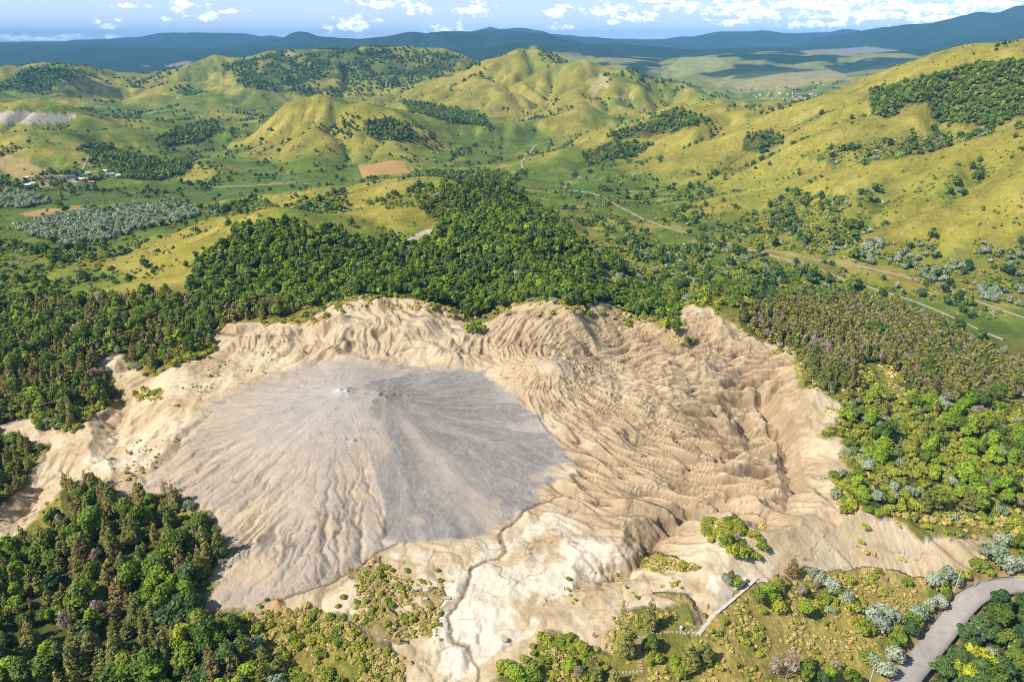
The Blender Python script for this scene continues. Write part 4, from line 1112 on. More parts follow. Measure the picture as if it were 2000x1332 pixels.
# lone bushes and small groves over the open hills
ALL = [(-300, 85), (2300, 20), (2300, 640), (1400, 600), (-300, 620)]
scatter('hillside', ALL, 430, 1000, 6.0, {'bush': .66, 'darkgreen': .14, 'silver': .08, 'broadleaf': .12}, size=(.4, .95), cover=.085, clump=60, seed=3)
scatter('hillside', ALL, 430, 1000, 7.5, {'bush': .8, 'olivebush': .4}, size=(.3, .75), cover=.24, clump=15, seed=5)
scatter('hillside', ALL, 1000, 2000, 7.5, {'bush': .45, 'darkgreen': .3, 'broadleaf': .35}, size=(.45, 1.0), cover=.075, clump=130, seed=6)
scatter('hillside', ALL, 1000, 2000, 16.0, {'bush': 1}, size=(.5, 1.0), cover=.16, clump=25, seed=7)
scatter('far_wood_left', FARW['a'][0], 2250, 3600, 15.0, {'darkgreen': .5, 'broadleaf': .6}, size=(1.0, 1.7), cover=.8, clump=120, seed=91)
scatter('far_hills', ALL, 2000, 3400, 15.0, {'darkgreen': .5, 'broadleaf': .5}, size=(.8, 1.4), cover=.13, clump=220, seed=8)
scatter('hamlet', [(-60, 350), (60, 338), (150, 335), (260, 330), (260, 362), (120, 372), (-60, 378)], 950, 1350, 7.0, {'broadleaf': .5, 'darkgreen': .3, 'bush': .5}, size=(.5, 1.1), cover=.33, clump=30, seed=77)
def hollow_scrub(y0, y1, spacing, th, mix, size, seed):
    rg = np.random.default_rng(seed); xa = y1 * .95
    gx, gy = np.meshgrid(np.arange(-xa, xa, spacing), np.arange(y0, y1, spacing))
    x = gx.ravel() + rg.uniform(-.5, .5, gx.size) * spacing; y = gy.ravel() + rg.uniform(-.5, .5, gx.size) * spacing
    ok = np.abs(x) < .95 * y + 60; x, y = x[ok], y[ok]
    a = fsample(HILLS, HILLS.acc, x, y) + 1.6 * fbm(x, y, 130, 3, 441 + seed) + rg.uniform(-.5, .5, len(x))
    ok = a > th; x, y = x[ok], y[ok]; z = ground_h(x, y); px, py = to_px(x, y, z)
    ok = frame_ok(px, py) & (py < 640); ks = list(mix); p = np.array([mix[k] for k in ks]); pk = rg.choice(len(ks), len(x), p=p / p.sum()); sc = rg.uniform(*size, len(x))
    for i in np.nonzero(ok)[0]: PLANTS.append((x[i], y[i], z[i], ks[pk[i]], sc[i], 'hillside'))
hollow_scrub(440, 1000, 4.4, 3.5, {'bush': .7, 'darkgreen': .1, 'broadleaf': .12, 'silver': .08}, (.4, 1.1), 1)
hollow_scrub(1000, 2100, 8.0, 4.0, {'bush': .5, 'darkgreen': .25, 'broadleaf': .3}, (.5, 1.1), 2)
# tufts on the bare flats
TUFT = {'olivebush': 1.0, 'bush': .22}
for q, (poly, y0, y1, sp, cov, size) in enumerate((
    ([(400, 690), (560, 665), (600, 690), (520, 730), (420, 760), (360, 800), (330, 790)], 200, 330, 2.2, .28, (.22, .6)),
    ([(250, 860), (360, 850), (340, 890), (280, 940), (210, 945), (180, 900)], 150, 260, 1.9, .4, (.22, .6)),
    ([(690, 1105), (740, 1085), (780, 1130), (860, 1130), (866, 1180), (850, 1245), (760, 1255), (690, 1215)], 100, 190, 1.0, .7, (.25, .6)),
    ([(400, 1205), (620, 1185), (700, 1235), (790, 1290), (790, 1400), (560, 1400), (480, 1240)], 80, 170, 1.1, .75, (.35, .95)),
    ([(790, 1250), (880, 1230), (890, 1332), (800, 1332)], 90, 160, 1.6, .16, (.2, .5)),
    ([(1080, 1130), (1260, 1100), (1390, 1140), (1370, 1190), (1230, 1190), (1060, 1180)], 110, 190, 1.5, .24, (.2, .55)),
    ([(1255, 1090), (1310, 1083), (1368, 1105), (1340, 1114), (1262, 1118)], 120, 200, .95, .92, (.35, .8)),
    ([(1480, 1130), (1720, 1108), (1800, 1140), (1760, 1230), (1700, 1260), (1650, 1345), (1640, 1420), (1250, 1420), (1262, 1325), (1375, 1240), (1415, 1190)], 85, 200, 1.1, .42, (.25, .6)),
    ([(1640, 985), (1740, 1000), (1900, 1010), (1890, 1026), (1790, 1015), (1700, 1002)], 140, 230, 1.3, .8, (.5, 1.0)),
    ([(1200, 1190), (1390, 1190), (1380, 1300), (1200, 1332), (1180, 1260)], 100, 180, 1.3, .4, (.3, .7)),
    ([(1045, 1240), (1120, 1250), (1190, 1300), (1180, 1340), (1050, 1340)], 90, 160, 1.2, .75, (.4, .9)),
    ([(1640, 1060), (1800, 1060), (1850, 1110), (1700, 1115)], 130, 210, 2.4, .2, (.3, .9)),
    ([(1365, 1020), (1450, 1025), (1490, 1060), (1480, 1095), (1430, 1090), (1380, 1050)], 130, 200, 1.3, .85, (.4, 1.1)),
    ([(60, 790), (150, 770), (210, 790), (140, 845), (70, 835)], 190, 290, 2.0, .9, (.6, 1.3)),
    ([(300, 700), (410, 655), (420, 685), (340, 718)], 240, 330, 2.0, .9, (.6, 1.3)),
    ([(262, 762), (318, 762), (318, 782), (268, 786)], 200, 300, 1.3, .9, (.4, .8)),
    ([(560, 590), (700, 575), (900, 600), (930, 625), (1000, 590), (1100, 585), (1200, 600), (1330, 640), (1370, 665), (1300, 668), (1190, 620), (1000, 615), (880, 625), (700, 600), (600, 640)], 270, 420, 2.4, .4, (.5, 1.2)),
    ([(1740, 985), (1960, 1000), (2100, 1030), (2100, 1060), (1980, 1045), (1880, 1025), (1760, 1010)], 130, 230, 1.6, .8, (.5, 1.1)),
    ([(1660, 700), (1750, 720), (1790, 775), (1700, 775), (1640, 785)], 200, 330, 2.0, .5, (.5, 1.1)),
    ([(1440, 620), (1560, 690), (1650, 790), (1640, 840), (1590, 760), (1500, 680)], 220, 380, 2.2, .5, (.5, 1.2)))):
    scatter('tufts%d' % q, poly, y0, y1, sp, TUFT if q not in (13, 14, 12) else {'bush': 1, 'olivebush': .4, 'fresh': .04}, size=size, cover=cov, clump=9, seed=30 + q, jit=2)
def edge_growth():
    rg = np.random.default_rng(88); gx, gy = np.meshgrid(np.arange(-260, 260, 1.9), np.arange(100, 420, 1.9))
    x = gx.ravel() + rg.uniform(-.9, .9, gx.size); y = gy.ravel() + rg.uniform(-.9, .9, gx.size)
    d = grid_sample(SDF[id(BARE)], (x - SX0) / SCELL, (y - SY0) / SCELL) + 2.0 * fbm(x, y, 9, 2, 451)
    ok = (d > -7) & (d < .8) & (rg.random(len(x)) < .42) & (fbm(x, y, 16, 2, 453) > -.25) & ~in_poly(x, y, DOME)
    x, y = x[ok], y[ok]; z = ground_h(x, y); px, py = to_px(x, y, z); ok = frame_ok(px, py)
    ks = ['bush', 'olivebush', 'silver', 'dead', 'fresh']; pk = rg.choice(5, len(x), p=[.5, .4, .05, .03, .02])
    for i in np.nonzero(ok)[0]: PLANTS.append((x[i], y[i], z[i], ks[pk[i]], rg.uniform(.25, .85) * (.5 if pk[i] > 2 else 1), 'tufts_edge'))
edge_growth()
# plants placed one by one: base pixel, kind, scale
HAND = [(1268, 1228, 'pine', .95), (1322, 1226, 'pine', 1.0), (1222, 1282, 'pine', 1.05), (1278, 1290, 'bush', 1.4), (1272, 1272, 'broadleaf', .55), (1345, 1302, 'pine', 1.25), (1315, 1300, 'fresh', .55), (1375, 1290, 'pine', .9), (1330, 1312, 'bush', 1.4),
        (1012, 1332, 'fresh', .95), (1040, 1322, 'broadleaf', .7), (1085, 1282, 'olivebush', 1.6), (1112, 1308, 'fresh', .62), (1130, 1322, 'dead', .75), (1160, 1306, 'brownpine', .7), (1165, 1332, 'pine', .7), (1200, 1340, 'pine', .8), (990, 1310, 'bush', 1.2),
        (1412, 1052, 'bush', 1.2), (1440, 1058, 'dead', .6), (1430, 1082, 'bush', 1.3), (1448, 1088, 'fresh', .5), (1462, 1062, 'pine', .7), (1476, 1070, 'pine', .55), (1432, 1018, 'brownpine', .5), (1420, 1066, 'broadleaf', .5), (1486, 1030, 'olivebush', 1.6),
        (1418, 1136, 'silver', .75), (1436, 1142, 'bush', 1.2), (1428, 1128, 'brownpine', .5), (1500, 1172, 'fresh', .75), (1478, 1180, 'broadleaf', .6), (1522, 1150, 'pine', .7), (1545, 1125, 'brownpine', .75), (1520, 1190, 'bush', 1.5), (1570, 1205, 'fresh', .8), (1562, 1168, 'dead', .8), (1590, 1150, 'dead', .5),
        (1600, 1135, 'silver', 1.1), (1620, 1150, 'silver', 1.3), (1650, 1178, 'silver', 1.0), (1660, 1190, 'bush', 1.3), (1622, 1196, 'silver', .6), (1635, 1165, 'broadleaf', .5),
        (1535, 1325, 'dead', 1.25), (1510, 1315, 'dead', .9), (1580, 1300, 'brownpine', .6), (1570, 1332, 'broadleaf', .8), (1620, 1335, 'fresh', .6), (1630, 1312, 'dead', .7), (1660, 1340, 'broadleaf', .7), (1600, 1345, 'darkgreen', .7),
        (1700, 1215, 'silver', 1.2), (1725, 1205, 'silver', 1.2), (1722, 1232, 'silver', 1.3), (1750, 1250, 'bush', 1.8), (1690, 1235, 'bush', 1.6), (1748, 1212, 'silver', 1.1), (1762, 1278, 'silver', 1.4), (1745, 1295, 'silver', 1.3), (1735, 1270, 'broadleaf', .6), (1790, 1206, 'silver', 1.1), (1780, 1222, 'bush', 1.7),
        (1815, 1192, 'silver', 1.0), (1835, 1182, 'silver', 1.1), (1800, 1190, 'bush', 1.4), (1788, 1246, 'yellow', .85), (1775, 1236, 'darkgreen', .6), (1725, 1318, 'silver', 1.2), (1708, 1300, 'silver', .9), (1700, 1290, 'bush', 1.2), (1740, 1320, 'bush', 1.4),
        (1820, 1148, 'silver', 1.2), (1845, 1135, 'silver', 1.3), (1868, 1142, 'silver', 1.1), (1835, 1152, 'bush', 1.5), (1868, 1162, 'silver', 1.1), (1885, 1142, 'silver', .9), (1880, 1128, 'bush', 1.4), (1890, 1155, 'bush', 1.2), (1848, 1165, 'broadleaf', .5),
        (1935, 1095, 'silver', 1.5), (1960, 1108, 'silver', 1.6), (1985, 1115, 'silver', 1.2), (1955, 1065, 'silver', 1.1), (1990, 1080, 'broadleaf', .8), (1910, 1108, 'bush', 1.3), (1925, 1118, 'bush', 1.2), (2010, 1100, 'broadleaf', .7),
        (1870, 1252, 'silver', 1.2), (1895, 1250, 'silver', 1.5), (1885, 1330, 'yellow', 1.5), (1905, 1300, 'yellow', 1.6), (1930, 1310, 'fresh', .8), (1860, 1320, 'fresh', .7), (1975, 1270, 'silver', .9), (1960, 1330, 'silver', .5),
        (925, 652, 'broadleaf', .75), (912, 648, 'fresh', .6), (940, 650, 'bush', 1.6), (935, 640, 'fresh', .6), (1010, 545, 'silver', 1.6), (1160, 1245, 'dead', .3), (232, 690, 'silver', .8), (268, 722, 'silver', .9), (500, 1275, 'silver', 1.2), (480, 1270, 'silver', .9),
        (795, 1115, 'bush', .5), (854, 1115, 'bush', .45), (520, 1172, 'bush', .4), (510, 1185, 'bush', .4), (535, 1195, 'bush', .35), (670, 1168, 'bush', .5), (660, 1186, 'bush', .45), (600, 1182, 'olivebush', 1.0), (765, 1185, 'bush', .7), (1690, 1032, 'bush', .7), (1808, 1030, 'bush', .8), (1680, 1060, 'bush', .6),
        (1340, 672, 'broadleaf', .5), (1352, 668, 'bush', 1.3), (1320, 655, 'broadleaf', .8), (1300, 640, 'fresh', .8), (1660, 992, 'bush', 1.6), (1650, 1000, 'bush', 1.3)]
for px, py, kd, sc in HAND:
    p = hit(px, py)
    if p is not None: PLANTS.append((p[0], p[1], p[2], kd, sc, 'hand'))
print('plants', len(PLANTS), round(time.time() - _T0, 1))

# keep roads, paths and the mud itself clear
def keep_clear():
    P = np.array([(p[0], p[1]) for p in PLANTS]); ok = np.ones(len(P), bool)
    for pts, w in ROADS_XY:
        d, _ = seg_dist(P[:, 0], P[:, 1], pts); ok &= d > w
    hand = np.array([p[5] == 'hand' for p in PLANTS]); sc = np.array([p[4] for p in PLANTS]); near = P[:, 1] < 430
    dome = np.zeros(len(P), bool); dome[near] = in_poly(P[near, 0], P[near, 1], DOME)
    ok &= ~dome | hand
    tuft = np.array([p[5].startswith('tufts') for p in PLANTS]); bare = np.zeros(len(P), bool); bare[near] = poly_soft(P[near, 0], P[near, 1], BARE, 3.0) > .35
    ok &= ~bare | tuft | hand | ~near
    for poly in ([(694, 320), (794, 314), (806, 342), (704, 351)], [(-60, 214), (40, 212), (156, 224), (132, 244), (-60, 246)]):
        q = hits(poly)[:, :2]; ok &= ~in_poly(P[:, 0], P[:, 1], q)
    return [p for p, k in zip(PLANTS, ok) if k]
ROAD_PX = {
 'valley_road': ([(1040, 372), (1100, 372), (1160, 377), (1200, 398), (1250, 425), (1300, 445), (1380, 462), (1440, 480), (1520, 497), (1640, 512), (1700, 525), (1800, 548), (1880, 578), (1960, 607), (2060, 645)], 1.5),
 'farm_track': ([(400, 366), (480, 364), (560, 360), (620, 352), (700, 349), (760, 348), (810, 350)], 1.6),
 'gravel_track': ([(1395, 478), (1430, 482), (1470, 490), (1500, 500), (1600, 525), (1700, 560), (1820, 600), (1900, 640), (1960, 665)], 1.3),
 'winding_road': ([(1022, 330), (1018, 318), (1035, 300), (1040, 290), (1060, 280), (1095, 272), (1130, 266)], 2.2),
 'village_lane': ([(128, 366), (150, 350), (158, 336), (165, 325), (172, 308)], 2.2),
 'tarmac_road': ([(1735, 1400), (1765, 1332), (1800, 1290), (1830, 1250), (1858, 1215), (1880, 1185), (1910, 1160), (1950, 1148), (2000, 1140), (2070, 1138)], 2.9)}
ROADS = {k: (hits(v[0]), v[1]) for k, v in ROAD_PX.items()}
ROADS_XY = [(v[0][:, :2], v[1] + (.9 if k == 'tarmac_road' else .2)) for k, v in ROADS.items()]
FOOT_PX = [[(1365, 1238), (1385, 1212), (1410, 1188), (1440, 1162), (1462, 1143), (1478, 1128)], [(1252, 1310), (1250, 1290), (1247, 1262), (1250, 1245), (1275, 1236), (1320, 1234), (1365, 1238)], [(1448, 1050), (1470, 1072), (1490, 1088)], [(1252, 1310), (1225, 1312), (1190, 1313)]]
FOOT = [hits(f) for f in FOOT_PX]
ROADS_XY += [(f[:, :2], 1.3) for f in FOOT]
PLANTS = keep_clear()

# ---- which plants are built one by one (largest in view), which as a mass
NAMES = {'broadleaf': 'broadleaf_tree', 'fresh': 'broadleaf_tree', 'darkgreen': 'broadleaf_tree', 'pine': 'pine_tree', 'brownpine': 'pine_tree', 'silver': 'silver_shrub', 'bush': 'green_bush', 'yellow': 'silver_shrub', 'olivebush': 'dry_tussock', 'dead': 'dead_tree'}
CATS = {'broadleaf_tree': 'tree', 'pine_tree': 'tree', 'silver_shrub': 'shrub', 'green_bush': 'bush', 'dry_tussock': 'bush', 'dead_tree': 'tree'}
LOOK = {'broadleaf': 'dark green leafy tree', 'fresh': 'bright green leafy tree', 'darkgreen': 'deep green leafy tree', 'pine': 'olive green pine', 'brownpine': 'browning half-dry pine', 'silver': 'silver-grey leaved shrub', 'bush': 'low green bush', 'olivebush': 'dry olive tussock', 'dead': 'withered pinkish-brown dead tree', 'yellow': 'yellow flowering shrub'}
WHERE = {'near_wood': 'in the mixed wood below the dried mud dome', 'shade_wood': 'in the small wood beside the dark ravine', 'left_wood': 'in the pine wood above the ravine beside the mud field', 'centre_wood': 'in the dense wood on the hill behind the mud cones', 'pine_wood': 'in the pine plantation above the ridged badlands',
         'right_scrub': 'in the scrub slope beside the badlands gully', 'road_trees': 'in the thicket on the inner side of the road bend', 'hand': 'on the dry ground between the mud field and the tarmac road', 'silver_grove': 'in the grey shrub grove on the valley meadow', 'silver_meadow': 'on the meadow before the hamlet',
         'valley_scrub': 'in the scrub between the pine plantation and the valley road', 'ridge_wood': 'in the wood on the high grassy ridge'}
def where(z):
    if z in WHERE: return WHERE[z]
    if z.startswith('tufts'): return 'on the bare earth round the mud field'
    if z in ZS: return 'on the scrubby slopes beyond the mud field'
    return 'on the open grassy hills'
GSHORT = {'near_wood': 'wood below the mud dome', 'shade_wood': 'wood beside the ravine', 'left_wood': 'pine wood above the ravine', 'centre_wood': 'wood behind the mud cones', 'pine_wood': 'pine plantation', 'right_scrub': 'scrub beside the badlands', 'road_trees': 'thicket inside the road bend', 'hand': 'plants near the tarmac road'}
by = {}
for p in PLANTS: by.setdefault(NAMES[p[3]], []).append(p)
def empty(name, loc, rz=0.0, sc=1.0):
    o = bpy.data.objects.new(name, None); COL.objects.link(o); o.location = loc; o.rotation_euler = (0, 0, rz); o.scale = (sc, sc, sc)
    o.empty_display_size = .2
    return o
def tag(o, label, cat, group=None):
    o['label'] = label; o['category'] = cat
    if group: o['group'] = group
    return o
LIMIT = {'broadleaf_tree': 300, 'pine_tree': 300, 'silver_shrub': 250, 'green_bush': 300, 'dry_tussock': 220, 'dead_tree': 120}
MASS = {}
for name, lst in by.items():
    A = np.array([(p[0], p[1], p[2], p[4] * KIND[p[3]][0]) for p in lst])
    px, py = to_px(A[:, 0], A[:, 1], A[:, 2] + 1)
    dist = np.sqrt(A[:, 0] ** 2 + A[:, 1] ** 2 + (A[:, 2] - CAM_H) ** 2)
    vis = (px > 4) & (px < 1996) & (py > 4) & (py < 1328)
    score = np.where(vis, A[:, 3] / dist, -1)
    order = np.argsort(-score); lim = LIMIT[name]
    for rank, i in enumerate(order):
        x, y, z, kind, sc, zone = lst[i]
        v = int((x * 7.3 + y * 3.1) * 10) % NVAR
        rz = (x * 1.7 + y * 2.9) % (2 * PI)
        if rank < lim and score[i] > 0:
            root = empty(name, (x, y, z - .05), rz, sc)
            h1, h2, h3 = (math.sin(x * 12.9 + y * 78.2) * 43758.5) % 1, (math.sin(x * 39.3 + y * 11.1) * 24634.6) % 1, (math.sin(x * 73.1 + y * 52.2) * 56445.2) % 1
            root.scale = (sc * (.82 + .4 * h1), sc * (.82 + .4 * h2), sc * (.75 + .5 * h3))
            kd = kind
            tag(root, LOOK[kd] + ' ' + where(zone), CATS[name], LOOK[kd] + ', ' + GSHORT.get(zone, where(zone)))
            for part, me in (('crown' if CATS[name] == 'tree' else 'foliage', CROWN[kd, v]), ('trunk' if CATS[name] == 'tree' else 'stem', TRUNK[kd, v])):
                c = bpy.data.objects.new(part, me); COL.objects.link(c); c.parent = root
        else:
            lod = 0 if dist[i] < 330 else (1 if dist[i] < 900 else 2)
            h1, h2, h3 = (math.sin(x * 12.9 + y * 78.2) * 43758.5) % 1, (math.sin(x * 39.3 + y * 11.1) * 24634.6) % 1, (math.sin(x * 73.1 + y * 52.2) * 56445.2) % 1
            MASS.setdefault(name, []).append((x, y, z - .05, rz, (sc * (.8 + .45 * h1), sc * (.8 + .45 * h2), sc * (.72 + .55 * h3)), (kidx(kind) * NVAR + v) * 3 + lod))
protos = bpy.data.collections.new('plant_kinds')
pi = {}
for ki, kd in enumerate(KINDS):
    for v in range(NVAR):
        for lod in range(3):
            k = (ki * NVAR + v) * 3 + lod
            o = bpy.data.objects.new('kind_%04d' % k, LOD[kd, v, lod]); protos.objects.link(o)
def mass_nodes():
    ng = bpy.data.node_groups.new('mass_planting', 'GeometryNodeTree')
    ng.interface.new_socket('Geometry', in_out='INPUT', socket_type='NodeSocketGeometry')
    ng.interface.new_socket('Geometry', in_out='OUTPUT', socket_type='NodeSocketGeometry')
    N, L = ng.nodes, ng.links
    gi = N.new('NodeGroupInput'); go = N.new('NodeGroupOutput')
    ci = N.new('GeometryNodeCollectionInfo'); ci.inputs['Collection'].default_value = protos
    ci.inputs['Separate Children'].default_value = True; ci.inputs['Reset Children'].default_value = True
    io = N.new('GeometryNodeInstanceOnPoints'); io.inputs['Pick Instance'].default_value = True
    def na(nm, dt):
        a = N.new('GeometryNodeInputNamedAttribute'); a.data_type = dt; a.inputs['Name'].default_value = nm; return a.outputs[0]
    L.new(gi.outputs[0], io.inputs['Points']); L.new(ci.outputs[0], io.inputs['Instance'])
    L.new(na('pick', 'INT'), io.inputs['Instance Index'])
    cx = N.new('ShaderNodeCombineXYZ'); L.new(na('turn', 'FLOAT'), cx.inputs[2])
    L.new(cx.outputs[0], io.inputs['Rotation'])
    L.new(na('size', 'FLOAT_VECTOR'), io.inputs['Scale'])
    L.new(io.outputs[0], go.inputs[0])
    return ng
NG = mass_nodes()
MASSNAME = {'broadleaf_tree': ('woodland', 'dense green broadleaf woods on the hills', 'wood'), 'pine_tree': ('pine_woodland', 'olive pine woods around the mud field', 'wood'), 'silver_shrub': ('silver_scrub', 'silver-grey shrubs spread over the valley', 'scrub'),
            'green_bush': ('bush_scrub', 'green bushes spread over slopes and valley', 'scrub'), 'dry_tussock': ('dry_grass', 'dry olive tussocks over the bare ground and scrub', 'grass'), 'dead_tree': ('dead_wood', 'withered trees scattered through the woods', 'wood')}
for name, rows in MASS.items():
    S3 = np.array([r[4] for r in rows]); R = np.array([(*r[:4], 1.0, r[5]) for r in rows])
    nm, lab, cat = MASSNAME[name]
    me = bpy.data.meshes.new(nm); me.vertices.add(len(R)); me.vertices.foreach_set('co', R[:, :3].astype(np.float32).ravel())
    at = me.attributes.new('turn', 'FLOAT', 'POINT'); at.data.foreach_set('value', R[:, 3].astype(np.float32))
    at = me.attributes.new('size', 'FLOAT_VECTOR', 'POINT'); at.data.foreach_set('vector', S3.astype(np.float32).ravel())
    at = me.attributes.new('pick', 'INT', 'POINT'); at.data.foreach_set('value', R[:, 5].astype(np.int32))
    o = bpy.data.objects.new(nm, me); COL.objects.link(o)
    o.modifiers.new('planting', 'NODES').node_group = NG
    tag(o, lab, cat); o['kind'] = 'stuff'
    print(nm, len(R))
print('plants placed', round(time.time() - _T0, 1))

# ------------------------------------------------------------------ built things
def plain(name, c, rough=.85, var=.18, scale=2.0, spec=.2):
    m, g, bs = material(name)
    tc = g.node('ShaderNodeTexCoord')
    n = g.noise(tc.outputs['Object'], scale, 4, .6)
    v = g.ramp(n, .25, .75, 1 - var, 1 + var)
    g.l.new(g.mix(1.0, (*c, 1), v, 'MULTIPLY'), bs.inputs['Base Color'])
    bs.inputs['Roughness'].default_value = rough; bs.inputs['Specular IOR Level'].default_value = spec
    return m
class MB:
    def __init__(s): s.V = []; s.F = []
    def add(s, V, F):
        o = len(s.V); s.V.extend([tuple(map(float, v)) for v in V]); s.F.extend([tuple(i + o for i in f) for f in F]); return s
    def box(s, c, d, rz=0.0, taper=1.0):
        cx, cy, cz = c; hx, hy, hz = d[0] / 2, d[1] / 2, d[2] / 2; V = []
        ca, sa = math.cos(rz), math.sin(rz)
        for z, t in ((-hz, 1.0), (hz, taper)):
            for x, y in ((-hx, -hy), (hx, -hy), (hx, hy), (-hx, hy)):
                V.append((cx + (x * ca - y * sa) * t, cy + (x * sa + y * ca) * t, cz + z))
        return s.add(V, [(3, 2, 1, 0), (4, 5, 6, 7), (0, 1, 5, 4), (1, 2, 6, 5), (2, 3, 7, 6), (3, 0, 4, 7)])
    def tube(s, pts, rads, sides=8):
        v, f = tube(pts, rads, sides); n = len(v)
        f = list(f)
        for base in (0, n - sides):
            f.append(tuple(range(base, base + 4))); 
            if sides > 4: f.extend([(base, base + k, base + k + 1, base + k + 2 if k + 2 < sides else base) for k in range(3, sides - 1, 2)])
        return s.add(v, [q for q in f])
    def mesh(s, name, mat):
        me = bpy.data.meshes.new(name); me.from_pydata(s.V, [], s.F)
        me.materials.append(mat); me.update(); return me
    def build(s, name, mat, parent=None, loc=(0, 0, 0), rz=0.0):
        o = bpy.data.objects.new(name, s.mesh(name, mat)); COL.objects.link(o); o.location = loc; o.rotation_euler = (0, 0, rz)
        if parent is not None: o.parent = parent
        return o
def gz(x, y): return float(ground_h(np.array([float(x)]), np.array([float(y)]))[0])
def resample(P, step):
    P = np.asarray(P)[:, :2]
    # smooth the corners, then even spacing
    for _ in range(3):
        Q = [P[0]]
        for a, b in zip(P[:-1], P[1:]): Q += [a * .75 + b * .25, a * .25 + b * .75]
        P = np.array(Q + [P[-1]])
    d = np.concatenate([[0], np.cumsum(np.hypot(*np.diff(P, axis=0).T))]); n = max(2, int(d[-1] / step))
    t = np.linspace(0, d[-1], n)
    return np.stack([np.interp(t, d, P[:, 0]), np.interp(t, d, P[:, 1])], 1)

# roads: draped strips with a little thickness
def road_material(name, c, c2, cracks=True):
    m, g, bs = material(name)
    geo = g.node('ShaderNodeNewGeometry'); P = geo.outputs['Position']
    n = g.noise(P, .35, 5, .6); n2 = g.noise(P, 2.5, 4, .6)
    col = g.mix(g.ramp(n, .35, .65), (*c, 1), (*c2, 1))
    col = g.mix(1.0, col, g.ramp(n2, .2, .8, .86, 1.14), 'MULTIPLY')
    if cracks:
        wv = g.noise(P, .5, 3, .6)
        ck = g.ramp(g.math('ABSOLUTE', g.math('SUBTRACT', g.noise(P, .11, 2, .5), .5)), 0.0, .004, .72, 1.0)
        col = g.mix(1.0, col, ck, 'MULTIPLY')
        patch = g.ramp(g.noise(P, .07, 1, .4), .60, .61)
        col = g.mix(g.math('MULTIPLY', patch, .35), col, (c[0] * .72, c[1] * .72, c[2] * .76, 1))
    g.l.new(col, bs.inputs['Base Color']); bs.inputs['Roughness'].default_value = .9
    return m
TARMAC = road_material('tarmac', tuple(alb(202, 191, 180)), tuple(alb(186, 177, 167)))
GRAVEL = road_material('gravel', tuple(alb(190, 176, 150)), tuple(alb(168, 154, 118)), False)
def ribbon(name, P, half, lift, mat, step, nx=5):
    C = resample(P, step)
    T = np.gradient(C, axis=0); T /= np.linalg.norm(T, axis=1, keepdims=True); Nn = np.stack([-T[:, 1], T[:, 0]], 1)
    offs = np.linspace(-half, half, nx)
    X = C[:, 0][:, None] + Nn[:, 0][:, None] * offs; Y = C[:, 1][:, None] + Nn[:, 1][:, None] * offs
    Z = ground_h(X.ravel(), Y.ravel()).reshape(X.shape)
    zc = Z.max(1); k = np.ones(7) / 7
    zs = np.convolve(np.pad(zc, 3, mode='edge'), k, 'valid')
    zs = np.maximum(zs, zc - .1) + lift
    top = np.stack([X, Y, np.repeat(zs[:, None], nx, 1)], -1)
    top[:, :, 2] -= (np.abs(offs) / half) ** 2 * .04
    lowL = top[:, :1].copy(); lowL[:, :, 2] -= .9; lowR = top[:, -1:].copy(); lowR[:, :, 2] -= .9
    A = np.concatenate([lowL, top, lowR], 1); n, m_ = A.shape[:2]
    i = np.arange(n * m_).reshape(n, m_)
    q = np.stack([i[:-1, :-1], i[:-1, 1:], i[1:, 1:], i[1:, :-1]], -1).reshape(-1, 4)
    o = smooth_mesh(name, A.reshape(-1, 3), q, mat); o['kind'] = 'structure'
    return C, Nn, zs
road_geo = {}
for nm, (P, half) in ROADS.items():
    near = nm == 'tarmac_road'
    road_geo[nm] = ribbon({'tarmac_road': 'road', 'valley_road': 'road', 'winding_road': 'road'}.get(nm, 'track'), P, half, .10 if near else .35, TARMAC if near else GRAVEL, .8 if near else 5.0)
field_mat = None
def build_field():
    """stubble field with its furrow rows"""
    m, g, bs = material('stubble')
    tc = g.node('ShaderNodeNewGeometry')
    w = g.node('ShaderNodeTexWave'); w.inputs['Scale'].default_value = .16; w.inputs['Distortion'].default_value = 1.2; w.inputs['Detail'].default_value = 3
    w.bands_direction = 'Y'; g.l.new(tc.outputs['Position'], w.inputs['Vector'])
    c1, c2 = alb(206, 170, 104), alb(184, 142, 84)
    g.l.new(g.mix(w.outputs['Fac'], (*c1, 1), (*c2, 1)), bs.inputs['Base Color'])
    quad = hits([(698, 322), (790, 317), (802, 340), (708, 348)])
    n = 26; V = []
    for j in range(n):
        for i in range(n):
            a, b = i / (n - 1), j / (n - 1)
            p = (quad[0] * (1 - a) + quad[1] * a) * (1 - b) + (quad[3] * (1 - a) + quad[2] * a) * b
            V.append((p[0], p[1], 0))
    V = np.array(V); V[:, 2] = ground_h(V[:, 0], V[:, 1]) + .3
    i = np.arange(n * n).reshape(n, n); q = np.stack([i[:-1, :-1], i[1:, :-1], i[1:, 1:], i[:-1, 1:]], -1).reshape(-1, 4)
    smooth_mesh('field', V, q, m)['kind'] = 'structure'
build_field()

CONC = plain('pale_concrete', tuple(alb(226, 218, 206)), .9, .12); STONE = plain('pale_stone', tuple(alb(214, 194, 164)), .9, .15)
PLANK = plain('bleached_planks', tuple(alb(240, 226, 204)), .85, .14, 4.0); EARTH = plain('earth', tuple(alb(206, 170, 112)), .95, .2, 1.5)
